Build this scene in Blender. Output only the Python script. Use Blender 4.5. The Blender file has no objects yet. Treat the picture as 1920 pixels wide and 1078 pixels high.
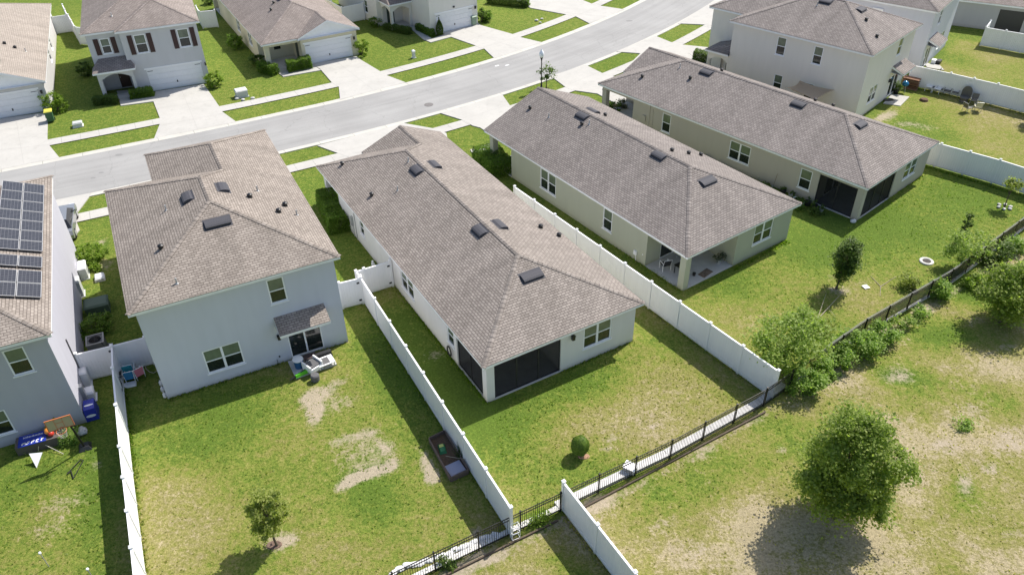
# Suburban back yards seen from the air: camera, light, ground, road, houses, fences, planting, objects.
import bpy, math, random
import numpy as np
from mathutils import Vector, Matrix
sc = bpy.context.scene
col = sc.collection
R = math.radians
# ------------------------------------------------------------ camera
cam_d = bpy.data.cameras.new("camera"); cam = bpy.data.objects.new("camera", cam_d); col.objects.link(cam)
sc.camera = cam
cam_d.sensor_width = 36.0; cam_d.lens = 27.456; cam_d.clip_end = 2000; cam_d.clip_start = .5
_p, _r = 0.64076, -0.017555
_f = Vector((0, math.cos(_p), -math.sin(_p))); _x = Vector((1, 0, 0)); _u = Vector((0, math.sin(_p), math.cos(_p)))
_x2 = math.cos(_r)*_x + math.sin(_r)*_u; _u2 = -math.sin(_r)*_x + math.cos(_r)*_u
cam.matrix_world = Matrix(((_x2.x, _u2.x, -_f.x, 0), (_x2.y, _u2.y, -_f.y, 0), (_x2.z, _u2.z, -_f.z, 29.3137), (0, 0, 0, 1)))
# ------------------------------------------------------------ light
SUN_EL = 51.7; SX, SY = .5609, .5561            # the sun stands towards +x +y
w = bpy.data.worlds.new("World"); sc.world = w; w.use_nodes = True
nt = w.node_tree; nt.nodes.clear()
wo = nt.nodes.new("ShaderNodeOutputWorld"); bg = nt.nodes.new("ShaderNodeBackground"); sky = nt.nodes.new("ShaderNodeTexSky")
sky.sky_type = 'NISHITA'; sky.sun_disc = False; sky.sun_elevation = R(SUN_EL); sky.sun_rotation = math.atan2(SX, SY)
sky.air_density = 1.0; sky.dust_density = 2.0
bg.inputs[1].default_value = .112
nt.links.new(sky.outputs[0], bg.inputs[0]); nt.links.new(bg.outputs[0], wo.inputs[0])
sun_d = bpy.data.lights.new("sun", 'SUN'); sun_d.energy = 4.3; sun_d.angle = R(.55); sun_d.color = (1, .95, .87)
sun = bpy.data.objects.new("sun", sun_d); col.objects.link(sun)
sun.rotation_euler = Vector((-SX, -SY, -1)).to_track_quat('-Z', 'Y').to_euler()
sc.view_settings.view_transform = 'Standard'; sc.view_settings.look = 'None'
sc.view_settings.exposure = .56; sc.view_settings.gamma = 1; sc.view_settings.use_curve_mapping = False
sc.render.engine = 'CYCLES'
# ------------------------------------------------------------ materials
MATS = {}
def nodes(name):
    m = bpy.data.materials.new(name); m.use_nodes = True; n = m.node_tree
    return m, n, n.nodes['Principled BSDF'], (lambda t: n.nodes.new("ShaderNode" + t)), n.links.new
def mat(name, c, rough=.8, metal=0, var=.0, vscale=3., bump=0, bscale=60., spec=.5):
    if name in MATS: return MATS[name]
    m, n, b, N, L = nodes(name)
    b.inputs['Roughness'].default_value = rough; b.inputs['Metallic'].default_value = metal
    b.inputs['Specular IOR Level'].default_value = spec
    b.inputs['Base Color'].default_value = (*c, 1)
    if var or bump:
        tc = N("TexCoord")
    if var:
        a = N("TexNoise"); a.inputs['Scale'].default_value = vscale; a.inputs['Detail'].default_value = 6; a.inputs['Roughness'].default_value = .65
        L(tc.outputs['Object'], a.inputs['Vector'])
        mr = N("MapRange"); mr.inputs[1].default_value = .3; mr.inputs[2].default_value = .7; mr.inputs[3].default_value = 1-var; mr.inputs[4].default_value = 1+var
        L(a.outputs['Fac'], mr.inputs[0])
        mx = N("MixRGB"); mx.blend_type = 'MULTIPLY'; mx.inputs[0].default_value = 1; mx.inputs[1].default_value = (*c, 1)
        L(mr.outputs[0], mx.inputs[2]); L(mx.outputs[0], b.inputs['Base Color'])
    if bump:
        a = N("TexNoise"); a.inputs['Scale'].default_value = bscale; a.inputs['Detail'].default_value = 3
        L(tc.outputs['Object'], a.inputs['Vector'])
        bp = N("Bump"); bp.inputs['Strength'].default_value = bump; bp.inputs['Distance'].default_value = .01
        L(a.outputs['Fac'], bp.inputs['Height']); L(bp.outputs[0], b.inputs['Normal'])
    MATS[name] = m; return m
def grime(name, c, dirt, h, amt, rough=.9, bump=0):
    # painted surface with soil splash low down, broken up by noise, and faint vertical runs
    m, n, b, N, L = nodes(name); tc = N("TexCoord"); sp = N("SeparateXYZ"); L(tc.outputs['Object'], sp.inputs[0])
    a = N("TexNoise"); a.inputs['Scale'].default_value = 5; a.inputs['Detail'].default_value = 7; a.inputs['Roughness'].default_value = .7; L(tc.outputs['Object'], a.inputs['Vector'])
    zz = N("Math"); zz.operation = 'MULTIPLY_ADD'; zz.inputs[1].default_value = -h*1.6; L(a.outputs['Fac'], zz.inputs[0]); L(sp.outputs[2], zz.inputs[2])
    r = N("MapRange"); r.inputs[1].default_value = -h*.6; r.inputs[2].default_value = h*.35; r.inputs[3].default_value = amt; r.inputs[4].default_value = 0; L(zz.outputs[0], r.inputs[0])
    v = N("TexNoise"); v.inputs['Scale'].default_value = 1; v.inputs['Detail'].default_value = 5; mp = N("Mapping"); mp.inputs['Scale'].default_value = (2.2, 2.2, .35); L(tc.outputs['Object'], mp.inputs[0]); L(mp.outputs[0], v.inputs['Vector'])
    vr = N("MapRange"); vr.inputs[1].default_value = .3; vr.inputs[2].default_value = .7; vr.inputs[3].default_value = .975; vr.inputs[4].default_value = 1.02; L(v.outputs['Fac'], vr.inputs[0])
    m1 = N("MixRGB"); m1.blend_type = 'MULTIPLY'; m1.inputs[0].default_value = 1; m1.inputs[1].default_value = (*c, 1); L(vr.outputs[0], m1.inputs[2])
    m2 = N("MixRGB"); m2.inputs[2].default_value = (*dirt, 1); L(r.outputs[0], m2.inputs[0]); L(m1.outputs[0], m2.inputs[1]); L(m2.outputs[0], b.inputs['Base Color'])
    b.inputs['Roughness'].default_value = rough; b.inputs['Specular IOR Level'].default_value = .3
    if bump:
        k = N("TexNoise"); k.inputs['Scale'].default_value = 28; k.inputs['Detail'].default_value = 4; L(tc.outputs['Object'], k.inputs['Vector'])
        bp = N("Bump"); bp.inputs['Strength'].default_value = bump; bp.inputs['Distance'].default_value = .012; L(k.outputs['Fac'], bp.inputs['Height']); L(bp.outputs[0], b.inputs['Normal'])
    MATS[name] = m; return m
def shingle(name, c1, c2, mortar):
    m, n, b, N, L = nodes(name)
    uv = N("UVMap"); br = N("TexBrick")
    br.offset = .5; br.squash = 1
    br.inputs['Scale'].default_value = 1; br.inputs['Mortar Size'].default_value = .017; br.inputs['Mortar Smooth'].default_value = .3
    br.inputs['Brick Width'].default_value = .27; br.inputs['Row Height'].default_value = .148; br.inputs['Bias'].default_value = -.1
    br.inputs['Color1'].default_value = (*c1, 1); br.inputs['Color2'].default_value = (*c2, 1); br.inputs['Mortar'].default_value = (*mortar, 1)
    wn = N("TexNoise"); wn.inputs['Scale'].default_value = 3; wn.inputs['Detail'].default_value = 2
    L(uv.outputs[0], wn.inputs['Vector'])
    wm = N("MixRGB"); wm.blend_type = 'ADD'; wm.inputs[0].default_value = .03; L(uv.outputs[0], wm.inputs[1]); L(wn.outputs['Color'], wm.inputs[2])
    L(wm.outputs[0], br.inputs['Vector'])
    tc = N("TexCoord")
    a = N("TexNoise"); a.inputs['Scale'].default_value = 5; a.inputs['Detail'].default_value = 8; a.inputs['Roughness'].default_value = .75
    L(tc.outputs['Object'], a.inputs['Vector'])
    mr = N("MapRange"); mr.inputs[1].default_value = .3; mr.inputs[2].default_value = .7; mr.inputs[3].default_value = .86; mr.inputs[4].default_value = 1.14
    L(a.outputs['Fac'], mr.inputs[0])
    a2 = N("TexNoise"); a2.inputs['Scale'].default_value = 1; a2.inputs['Detail'].default_value = 5
    mp = N('Mapping'); mp.inputs['Scale'].default_value = (.9, .22, 1); L(uv.outputs[0], mp.inputs[0]); L(mp.outputs[0], a2.inputs['Vector'])
    mr2 = N("MapRange"); mr2.inputs[1].default_value = .3; mr2.inputs[2].default_value = .7; mr2.inputs[3].default_value = .86; mr2.inputs[4].default_value = 1.12
    L(a2.outputs['Fac'], mr2.inputs[0])
    mm = N("Math"); mm.operation = 'MULTIPLY'; L(mr.outputs[0], mm.inputs[0]); L(mr2.outputs[0], mm.inputs[1])
    mx = N("MixRGB"); mx.blend_type = 'MULTIPLY'; mx.inputs[0].default_value = 1
    L(br.outputs['Color'], mx.inputs[1]); L(mm.outputs[0], mx.inputs[2]); L(mx.outputs[0], b.inputs['Base Color'])
    # each course is a wedge: thick at its lower edge
    sp = N("SeparateXYZ"); L(wm.outputs[0], sp.inputs[0])
    dv = N("Math"); dv.operation = 'DIVIDE'; dv.inputs[1].default_value = .148; L(sp.outputs[1], dv.inputs[0])
    fr = N("Math"); fr.operation = 'FRACT'; L(dv.outputs[0], fr.inputs[0])
    sb = N("Math"); sb.operation = 'SUBTRACT'; sb.inputs[0].default_value = 1; L(fr.outputs[0], sb.inputs[1])
    ad = N("Math"); ad.operation = 'MULTIPLY_ADD'; ad.inputs[1].default_value = .35; L(a.outputs['Fac'], ad.inputs[0]); L(sb.outputs[0], ad.inputs[2])
    bp = N("Bump"); bp.inputs['Strength'].default_value = .9; bp.inputs['Distance'].default_value = .012
    L(ad.outputs[0], bp.inputs['Height']); L(bp.outputs[0], b.inputs['Normal'])
    b.inputs['Roughness'].default_value = .92; b.inputs['Specular IOR Level'].default_value = .25
    MATS[name] = m; return m
def leafmat(name, c1, c2, trans=.25):
    m, n, b, N, L = nodes(name)
    at = N("Attribute"); at.attribute_name = 'shade'
    rp = N("MixRGB"); rp.inputs[1].default_value = (*c1, 1); rp.inputs[2].default_value = (*c2, 1)
    L(at.outputs['Fac'], rp.inputs[0]); L(rp.outputs[0], b.inputs['Base Color'])
    b.inputs['Roughness'].default_value = .55; b.inputs['Specular IOR Level'].default_value = .3
    tr = N("BsdfTranslucent"); mul = N("MixRGB"); mul.blend_type = 'MULTIPLY'; mul.inputs[0].default_value = 1; mul.inputs[2].default_value = (1.3, 1.5, .6, 1)
    L(rp.outputs[0], mul.inputs[1]); L(mul.outputs[0], tr.inputs[0])
    mx = N("MixShader"); mx.inputs[0].default_value = trans
    L(b.outputs[0], mx.inputs[1]); L(tr.outputs[0], mx.inputs[2]); L(mx.outputs[0], n.nodes['Material Output'].inputs[0])
    MATS[name] = m; return m
def screenmat(name, c, a):
    m, n, b, N, L = nodes(name)
    b.inputs['Base Color'].default_value = (*c, 1); b.inputs['Roughness'].default_value = .7; b.inputs['Specular IOR Level'].default_value = .15
    t = N("BsdfTransparent"); mx = N("MixShader"); mx.inputs[0].default_value = a
    L(t.outputs[0], mx.inputs[1]); L(b.outputs[0], mx.inputs[2]); L(mx.outputs[0], n.nodes['Material Output'].inputs[0])
    MATS[name] = m; return m
WHITE = mat('white_trim', (.86, .86, .87), .5, var=.04, vscale=2)
VINYL = grime('white_vinyl', (.86, .86, .865), (.40, .42, .30), .30, .45, rough=.42)
PANE_D = mat('window_glass_dark', (.018, .024, .022), .08, var=.4, vscale=.9, spec=.7)
PANE_G = mat('window_glass_blind', (.135, .165, .115), .12, var=.25, vscale=1.4, spec=.6)
BLACK = mat('black_metal', (.012, .012, .013), .4)
DARK = mat('dark_plastic', (.03, .03, .033), .45)
VENT = mat('vent_metal', (.065, .065, .075), .72, spec=.3)
def concrete(name, c):
    m, n, b, N, L = nodes(name); tc = N("TexCoord")
    def nz(s, d, lo, hi, a, z):
        k = N("TexNoise"); k.inputs['Scale'].default_value = s; k.inputs['Detail'].default_value = d; k.inputs['Roughness'].default_value = .65; L(tc.outputs['Object'], k.inputs['Vector'])
        r = N("MapRange"); r.inputs[1].default_value = lo; r.inputs[2].default_value = hi; r.inputs[3].default_value = a; r.inputs[4].default_value = z; L(k.outputs['Fac'], r.inputs[0]); return r.outputs[0]
    q = nz(.45, 6, .3, .7, .94, 1.05)
    for o in (nz(1.7, 6, .56, .72, 1, .86), nz(9, 5, .3, .7, .96, 1.04), nz(.23, 3, .55, .7, 1, .93)):
        k = N("Math"); k.operation = 'MULTIPLY'; L(q, k.inputs[0]); L(o, k.inputs[1]); q = k.outputs[0]
    mx = N("MixRGB"); mx.blend_type = 'MULTIPLY'; mx.inputs[0].default_value = 1; mx.inputs[1].default_value = (*c, 1); L(q, mx.inputs[2]); L(mx.outputs[0], b.inputs['Base Color'])
    b.inputs['Roughness'].default_value = .9; b.inputs['Specular IOR Level'].default_value = .25; MATS[name] = m; return m
CONC = concrete('pale_concrete', (.45, .438, .41))
CONC2 = mat('patio_concrete', (.50, .49, .475), .9, var=.12, vscale=1.3, bump=.3)
TRUNK = mat('bark', (.11, .085, .06), .95, var=.3, vscale=12, bump=.6)
METALG = mat('grey_metal', (.42, .43, .43), .45, metal=.3, var=.06)
SCREEN = screenmat('insect_screen', (.012, .012, .013), .70)
SOIL = mat('soil', (.12, .075, .045), .97, var=.3, vscale=9, bump=.7, bscale=30)
MULCH = mat('mulch', (.085, .05, .035), .97, var=.3, vscale=14, bump=.8, bscale=40)
# ------------------------------------------------------------ mesh helpers
class MB:
    """collects polygons (with optional uv and material index) for ONE mesh object"""
    def __init__(s): s.v = []; s.f = []; s.uv = []; s.mi = []
    def poly(s, pts, uv=None, mi=0):
        k = len(s.v); s.v += [tuple(p) for p in pts]; s.f.append(list(range(k, k+len(pts)))); s.uv.append(uv); s.mi.append(mi); return s
    def box(s, x0, y0, z0, x1, y1, z1, mi=0, ang=0, c=None):
        P = [(x0, y0), (x1, y0), (x1, y1), (x0, y1)]
        if ang:
            cx, cy = c or ((x0+x1)/2, (y0+y1)/2); ca, sa = math.cos(ang), math.sin(ang)
            P = [(cx+(x-cx)*ca-(y-cy)*sa, cy+(x-cx)*sa+(y-cy)*ca) for x, y in P]
        return s.prism(P, z0, z1, mi)
    def prism(s, P, z0, z1, mi=0, top=None):
        n = len(P); k = len(s.v); T = top or P
        s.v += [(p[0], p[1], z0) for p in P] + [(p[0], p[1], z1) for p in T]
        fs = [list(range(k+n-1, k-1, -1)), list(range(k+n, k+2*n))] + [[k+i, k+(i+1) % n, k+n+(i+1) % n, k+n+i] for i in range(n)]
        s.f += fs; s.uv += [None]*len(fs); s.mi += [mi]*len(fs); return s
    def tube(s, a, b, r0, r1=None, n=8, mi=0, caps=True):
        a = Vector(a); b = Vector(b); r1 = r0 if r1 is None else r1
        d = (b-a).normalized(); t = d.orthogonal().normalized(); q = d.cross(t); k = len(s.v)
        for p, r in ((a, r0), (b, r1)):
            for i in range(n):
                w_ = 2*math.pi*i/n; s.v.append(tuple(p+r*(math.cos(w_)*t+math.sin(w_)*q)))
        fs = [[k+i, k+(i+1) % n, k+n+(i+1) % n, k+n+i] for i in range(n)]
        if caps: fs += [list(range(k+n-1, k-1, -1)), list(range(k+n, k+2*n))]
        s.f += fs; s.uv += [None]*len(fs); s.mi += [mi]*len(fs); return s
    def lathe(s, prof, n=16, c=(0, 0, 0), mi=0, sx=1, sy=1):
        k = len(s.v)
        for r, z in prof:
            for i in range(n):
                w_ = 2*math.pi*i/n; s.v.append((c[0]+sx*r*math.cos(w_), c[1]+sy*r*math.sin(w_), c[2]+z))
        for j in range(len(prof)-1):
            for i in range(n):
                s.f.append([k+j*n+i, k+j*n+(i+1) % n, k+(j+1)*n+(i+1) % n, k+(j+1)*n+i]); s.uv.append(None); s.mi.append(mi)
        for j, rev in ((0, True), (len(prof)-1, False)):
            if prof[j][0] > 1e-4:
                l = [k+j*n+i for i in range(n)]; s.f.append(l[::-1] if rev else l); s.uv.append(None); s.mi.append(mi)
        return s
    def build(s, name, mats, parent=None, T=None, smooth=False, loc=None, rz=0):
        if not isinstance(mats, (list, tuple)): mats = [mats]
        v = [T(*p) for p in s.v] if T else s.v
        me = bpy.data.meshes.new(name); me.from_pydata(v, [], s.f)
        for m in mats: me.materials.append(m)
        if any(s.mi): me.polygons.foreach_set('material_index', s.mi)
        if any(u is not None for u in s.uv):
            L = me.uv_layers.new(name='UVMap'); i = 0
            for f, u in zip(s.f, s.uv):
                for j in range(len(f)):
                    L.data[i].uv = u[j] if u else (0, 0)
                    i += 1
        if smooth: me.polygons.foreach_set('use_smooth', [True]*len(s.f))
        me.update()
        o = bpy.data.objects.new(name, me); col.objects.link(o)
        if parent: o.parent = parent
        if loc: o.location = loc
        if rz: o.rotation_euler = (0, 0, rz)
        return o
def tag(o, label=None, cat=None, group=None, kind=None):
    if label: o['label'] = label
    if cat: o['category'] = cat
    if group: o['group'] = group
    if kind: o['kind'] = kind
    return o
def thing(name, label, cat, loc=(0, 0, 0), rz=0, group=None):
    o = bpy.data.objects.new(name, None); col.objects.link(o); o.empty_display_size = .3
    o.location = loc if len(loc) == 3 else (loc[0], loc[1], 0); o.rotation_euler = (0, 0, rz)
    return tag(o, label, cat, group)
def copy_tree(o, parent=None):
    c = o.copy(); col.objects.link(c)
    if parent: c.parent = parent
    for ch in list(o.children): copy_tree(ch, c)
    return c
def clone(o, loc, rz=0, label=None, scale=1):
    c = copy_tree(o); c.location = loc if len(loc) == 3 else (loc[0], loc[1], 0); c.rotation_euler = (0, 0, rz); c.scale = (scale,)*3
    if label: c['label'] = label
    return c
def ang(a, b): return math.atan2(b[1]-a[1], b[0]-a[0])
# ------------------------------------------------------------ road line (near asphalt edge y(x)) and its offsets
NK = np.array([5.67283419e-07, 1.20573883e-04, 8.71051719e-03, 7.46141378e-01, 7.04662420e+01])
_xs = np.linspace(-75, 42, 1400); _ys = np.polyval(NK, _xs); _t = np.stack([np.ones_like(_xs), np.polyval(np.polyder(NK), _xs)], 1); _t /= np.linalg.norm(_t, axis=1)[:, None]
_s = np.concatenate([[0], np.cumsum(np.hypot(np.diff(_xs), np.diff(_ys)))])
def road(s, d):                       # s metres along the near edge from x=-75, d metres across towards the far side
    x = np.interp(s, _s, _xs); y = np.interp(s, _s, _ys); tx = np.interp(s, _s, _t[:, 0]); ty = np.interp(s, _s, _t[:, 1])
    return (float(x-ty*d), float(y+tx*d))
def near_s(p):
    i = int(np.argmin((_xs-p[0])**2+(_ys-p[1])**2)); return float(_s[i]), float(-(p[0]-_xs[i])*_t[i, 1]+(p[1]-_ys[i])*_t[i, 0])
SMAX = float(_s[-1])
def band(name, d0, d1, z, m, ds=1.5, gap=0, s0=0, s1=None, kind='structure', prof=None):
    mb = MB(); s1 = s1 or SMAX; n = int((s1-s0)/ds)
    for i in range(n):
        a = s0+i*ds; b = a+ds-gap
        if prof:
            for (da, za), (db, zb) in zip(prof, prof[1:]):
                mb.poly([(*road(a, da), za), (*road(b, da), za), (*road(b, db), zb), (*road(a, db), zb)])
        else: mb.poly([(*road(a, d0), z), (*road(b, d0), z), (*road(b, d1), z), (*road(a, d1), z)], [(a, d0), (b, d0), (b, d1), (a, d1)])
    return tag(mb.build(name, m), kind=kind)
# asphalt
m, n, b, N, L = nodes('asphalt')
tc = N("TexCoord"); a1 = N("TexNoise"); a1.inputs['Scale'].default_value = .25; a1.inputs['Detail'].default_value = 5
a2 = N("TexNoise"); a2.inputs['Scale'].default_value = 22; a2.inputs['Detail'].default_value = 4
L(tc.outputs['Object'], a1.inputs['Vector']); L(tc.outputs['Object'], a2.inputs['Vector'])
r1 = N("MapRange"); r1.inputs[1].default_value = .3; r1.inputs[2].default_value = .7; r1.inputs[3].default_value = .90; r1.inputs[4].default_value = 1.08; L(a1.outputs['Fac'], r1.inputs[0])
r2 = N("MapRange"); r2.inputs[1].default_value = .3; r2.inputs[2].default_value = .7; r2.inputs[3].default_value = .93; r2.inputs[4].default_value = 1.07; L(a2.outputs['Fac'], r2.inputs[0])
uv = N("UVMap"); mp = N("Mapping"); mp.inputs['Scale'].default_value = (.035, 1.5, 1); L(uv.outputs[0], mp.inputs[0]); a3 = N("TexNoise"); a3.inputs['Scale'].default_value = 1; a3.inputs['Detail'].default_value = 6; a3.inputs['Roughness'].default_value = .6; L(mp.outputs[0], a3.inputs['Vector'])
r3 = N("MapRange"); r3.inputs[1].default_value = .35; r3.inputs[2].default_value = .68; r3.inputs[3].default_value = 1.05; r3.inputs[4].default_value = .90; L(a3.outputs['Fac'], r3.inputs[0])
vo = N("TexVoronoi"); vo.feature = 'DISTANCE_TO_EDGE'; vo.inputs['Scale'].default_value = .22; wv = N("MixRGB"); wv.blend_type = 'ADD'; wv.inputs[0].default_value = 1.6; L(tc.outputs['Object'], wv.inputs[1]); a4 = N("TexNoise"); a4.inputs['Scale'].default_value = 1.2; a4.inputs['Detail'].default_value = 6; L(tc.outputs['Object'], a4.inputs['Vector']); L(a4.outputs['Color'], wv.inputs[2]); L(wv.outputs[0], vo.inputs['Vector'])
r4 = N("MapRange"); r4.inputs[1].default_value = 0; r4.inputs[2].default_value = .006; r4.inputs[3].default_value = .80; r4.inputs[4].default_value = 1; L(vo.outputs['Distance'], r4.inputs[0])
q_ = r1.outputs[0]
for o_ in (r2.outputs[0], r3.outputs[0], r4.outputs[0]):
    mm = N("Math"); mm.operation = 'MULTIPLY'; L(q_, mm.inputs[0]); L(o_, mm.inputs[1]); q_ = mm.outputs[0]
mx = N("MixRGB"); mx.blend_type = 'MULTIPLY'; mx.inputs[0].default_value = 1; mx.inputs[1].default_value = (.300, .297, .290, 1); L(mm.outputs[0], mx.inputs[2])
L(mx.outputs[0], b.inputs['Base Color']); b.inputs['Roughness'].default_value = .9; MATS['asphalt'] = m
road_o = band('road', 0, 7.05, .012, m, ds=2.)
kerbm = mat('kerb_concrete', (.49, .475, .43), .9, var=.08, vscale=.8)
_pn = [(0.02, .016), (-.25, .022), (-.42, .052), (-.555, .056), (-.56, -.02)]
band('near_kerb', 0, 0, 0, kerbm, ds=3., gap=.02, prof=_pn)
band('far_kerb', 0, 0, 0, kerbm, ds=3., gap=.02, prof=[(7.05-d, z) for d, z in _pn])
SWN0, SWN1, SWF0, SWF1 = -4.15, -2.9, 10.42, 11.72
band('near_pavement', SWN0, SWN1, .055, CONC, ds=1.5, gap=.012)
band('far_pavement', SWF0, SWF1, .055, CONC, ds=1.5, gap=.012)
# driveways: outline points on the ground, laid as slabs split by joints
def slab(name, P, z=.062, m=CONC, z0=-.02):
    return tag(MB().prism(P, z0, z, 0).build(name, m), kind='structure')
DRV = {
 'far_driveway_grey': [(-33.86, 71.65), (-29.76, 73.30), (-28.90, 71.82), (-26.69, 67.93), (-26.12, 66.79), (-24.14, 64.44), (-30.35, 61.43), (-30.92, 64.52), (-31.37, 65.66), (-33.20, 69.24)],
 'far_driveway_gabled': [(-20.25, 78.22), (-15.88, 80.13), (-15.33, 79.21), (-12.82, 75.79), (-11.94, 74.62), (-9.98, 72.81), (-15.71, 68.97), (-16.34, 72.01), (-17.17, 73.06), (-19.04, 76.80)],
 'far_driveway_white': [(-7.31, 86.97), (-3.33, 90.03), (-3.10, 89.39), (0.47, 86.20), (1.43, 85.06), (3.71, 83.32), (-1.40, 78.82), (-2.51, 81.72), (-3.48, 82.73), (-6.31, 85.68)],
 'far_driveway_corner': [(-3.15, 106.07), (1.82, 109.54), (10.34, 96.47), (11.32, 95.64), (13.94, 94.11), (9.37, 89.24), (8.04, 91.78), (7.00, 92.58), (2.83, 95.33)],
 'far_driveway_left': [(-49.68, 64.61), (-42.34, 67.24), (-41.44, 65.71), (-39.79, 62.08), (-39.17, 60.83), (-36.94, 58.12), (-45.20, 54.14)],
 'far_driveway_end': [(15.82, 104.91), (16.89, 97.97), (21.26, 102.67), (20.39, 110.98)],
}
for k, P in DRV.items(): slab(k, P)
def near_drive(name, P): slab(name, P)
near_drive('near_driveway_solar', [(-35.31, 50.02), (-33.98, 51.26), (-31.78, 52.20), (-31.63, 49.07), (-31.14, 48.03), (-30.44, 46.95), (-30.6,43.4), (-35.4,41.2)])
near_drive('near_driveway_left_house', [(-22.6,47.3), (-16.2,50.4), (-20.3,56.9), (-24.2,55.2)])
near_drive('near_driveway_screened', [(-16.05, 59.51), (-9.24, 63.57), (-6.35, 62.32), (-5.38, 61.44), (-4.6,56.2), (-3.7,54.7), (-9.5,51.3), (-13.1,57.3), (-14.02, 58.01)])
near_drive('near_driveway_green', [(-6.14, 65.55), (-0.60, 69.48), (0.11, 66.92), (0.57, 65.78), (4.4,63.6), (5.6,61.6), (.4,58.0), (-2.5,62.4), (-3.18, 62.83), (-4.04, 63.97)])
near_drive('near_driveway_beige', [(4.17, 73.79), (7.81, 76.59), (9.20, 74.40), (10.05, 73.52), (17.3,69.6), (18.4,68.2), (12.3,63.0), (8.29, 69.30), (6.02, 70.22), (5.51, 70.80)])
near_drive('near_driveway_two_storey', [(11.35, 80.15), (16.14, 84.81), (17.47, 82.76), (18.51, 81.89), (21.05, 80.98), (25.0,75.6), (19.0,76.5), (11.39, 74.85), (13.78, 79.53)])
near_drive('near_driveway_end', [(19.34, 88.73), (25.41, 97.04), (32.04, 102.72), (26.41, 85.74), (22.18, 88.19)])
WLK = {
 'walk_grey_house': [(-37.72, 71.95), (-36.57, 72.16), (-35.60, 69.71), (-33.52, 70.55), (-33.05, 69.35), (-35.94, 68.44)],
 'walk_gabled_house': [(-24.36, 79.16), (-22.93, 79.70), (-22.00, 75.70), (-19.89, 77.76), (-18.87, 76.40), (-22.31, 74.82), (-23.06, 75.89)],
 'walk_white_house': [(-11.37, 89.53), (-10.60, 89.86), (-8.30, 85.11), (-6.53, 86.93), (-6.22, 85.60), (-8.35, 83.93), (-9.26, 84.99)],
}
for k, P in WLK.items(): slab(k, P, .066)
# joints on the wide driveways: thin darker grooves
JM = mat('joint_grey', (.38, .37, .35), .95)
def joint(p, q, w_=.03, z=.0665):
    d = Vector((q[0]-p[0], q[1]-p[1])); d.normalize(); n_ = Vector((-d.y, d.x))*w_/2
    return [(p[0]+n_.x, p[1]+n_.y, z), (q[0]+n_.x, q[1]+n_.y, z), (q[0]-n_.x, q[1]-n_.y, z), (p[0]-n_.x, p[1]-n_.y, z)]
jb = MB()
for p, q in [((-31.72, 72.46), (-27.02, 62.83)), ((-32.24, 67.63), (-27.45, 69.36)), ((-30.55, 64.05), (-25.84, 66.31)), ((-18.00, 79.16), (-12.90, 71.11)), ((-18.63, 75.68), (-14.37, 78.09)), ((-16.61, 72.58), (-12.26, 75.10)), ((-5.34, 88.48), (1.12, 81.34)),
             ((-4.63, 83.91), (-1.29, 87.72)), ((-44.61, 66.29), (-39.42, 57.19)), ((-44.58, 63.43), (-41.16, 64.92)), ((-42.65, 59.68), (-38.79, 60.62)), ((-2.68, 82.01), (1.25, 85.31)), ((5.02, 94.05), (11.60, 91.51)), ((7.90, 91.91), (11.26, 95.54)),
             ((-12.70, 57.96), (-6.64, 61.91)), ((-13.83, 58.19), (-7.15, 62.56)), ((-3.52, 64.48), (-0.39, 66.87)), ((5.76, 71.57), (9.14, 74.67))]:
    jb.poly(joint(p, q))
tag(jb.build('driveway_joints', JM), kind='structure')
# ------------------------------------------------------------ lawn and field: one sheet, with wear stored per vertex
def axis(a, b, st, far):
    c = np.arange(a, b+st/2, st); return np.concatenate([[-far, a-60, a-15], c, [b+15, b+60, far]])
gx = axis(-50, 62, .3, 420); gy = axis(10, 104, .3, 420)
X, Y = np.meshgrid(gx, gy); nx, ny = len(gx), len(gy)
rng = np.random.default_rng(3)
def vnoise(X, Y, sc_, seed):
    r = np.random.default_rng(seed).random((64, 64)); u = X/sc_; v = Y/sc_
    i = np.floor(u).astype(int); j = np.floor(v).astype(int); fu = u-i; fv = v-j; fu = fu*fu*(3-2*fu); fv = fv*fv*(3-2*fv)
    g_ = lambda a, b_: r[a % 64, b_ % 64]
    return (g_(i, j)*(1-fu)+g_(i+1, j)*fu)*(1-fv)+(g_(i, j+1)*(1-fu)+g_(i+1, j+1)*fu)*fv
def fbm(X, Y, s, seed): return sum(vnoise(X, Y, s/2**k, seed+k)*.5**k for k in range(5))/1.94
def inside(poly):
    r = np.zeros(X.shape, bool); n_ = len(poly)
    for i in range(n_):
        (x0, y0), (x1, y1) = poly[i], poly[(i+1) % n_]
        c = ((y0 > Y) != (y1 > Y)); xi = (x1-x0)*(Y-y0)/((y1-y0) if y1 != y0 else 1e-9)+x0; r ^= c & (X < xi)
    return r
def soft(mask, k=2):
    m_ = mask.astype(float)
    for _ in range(k): m_[1:-1, 1:-1] = (m_[1:-1, 1:-1]+m_[:-2, 1:-1]+m_[2:, 1:-1]+m_[1:-1, :-2]+m_[1:-1, 2:])/5
    return m_
nz = fbm(X, Y, 7, 1); nz2 = fbm(X, Y, 2.2, 20)
dry = np.full(X.shape, .12)
yardA = [(-8.9,38), (.2,20.6), (-6.5,17.4), (-14,10), (-16,10), (-15.6,19), (-20.9,31)]
yardB = [(-8.9,38.5), (-.3,21.1), (14.4,29.8), (0,49)]
yardC = [(0,49), (14.4,29.8), (34,43), (60,60), (35,53), (22,55)]
field = [(-6.5,17.4), (.2,20.6), (14.4,29.8), (34,43), (62,62), (62,0), (-20,0), (-15,12)]
yardH = [(-21,31.5), (-15.2,17), (-14,10), (-50,0), (-50,30)]
yardE = [(34,53.5), (31,62), (37,70), (60,56), (60,46)]
yardF = [(37,70), (41,74), (48,82), (62,75), (62,56)]
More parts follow.
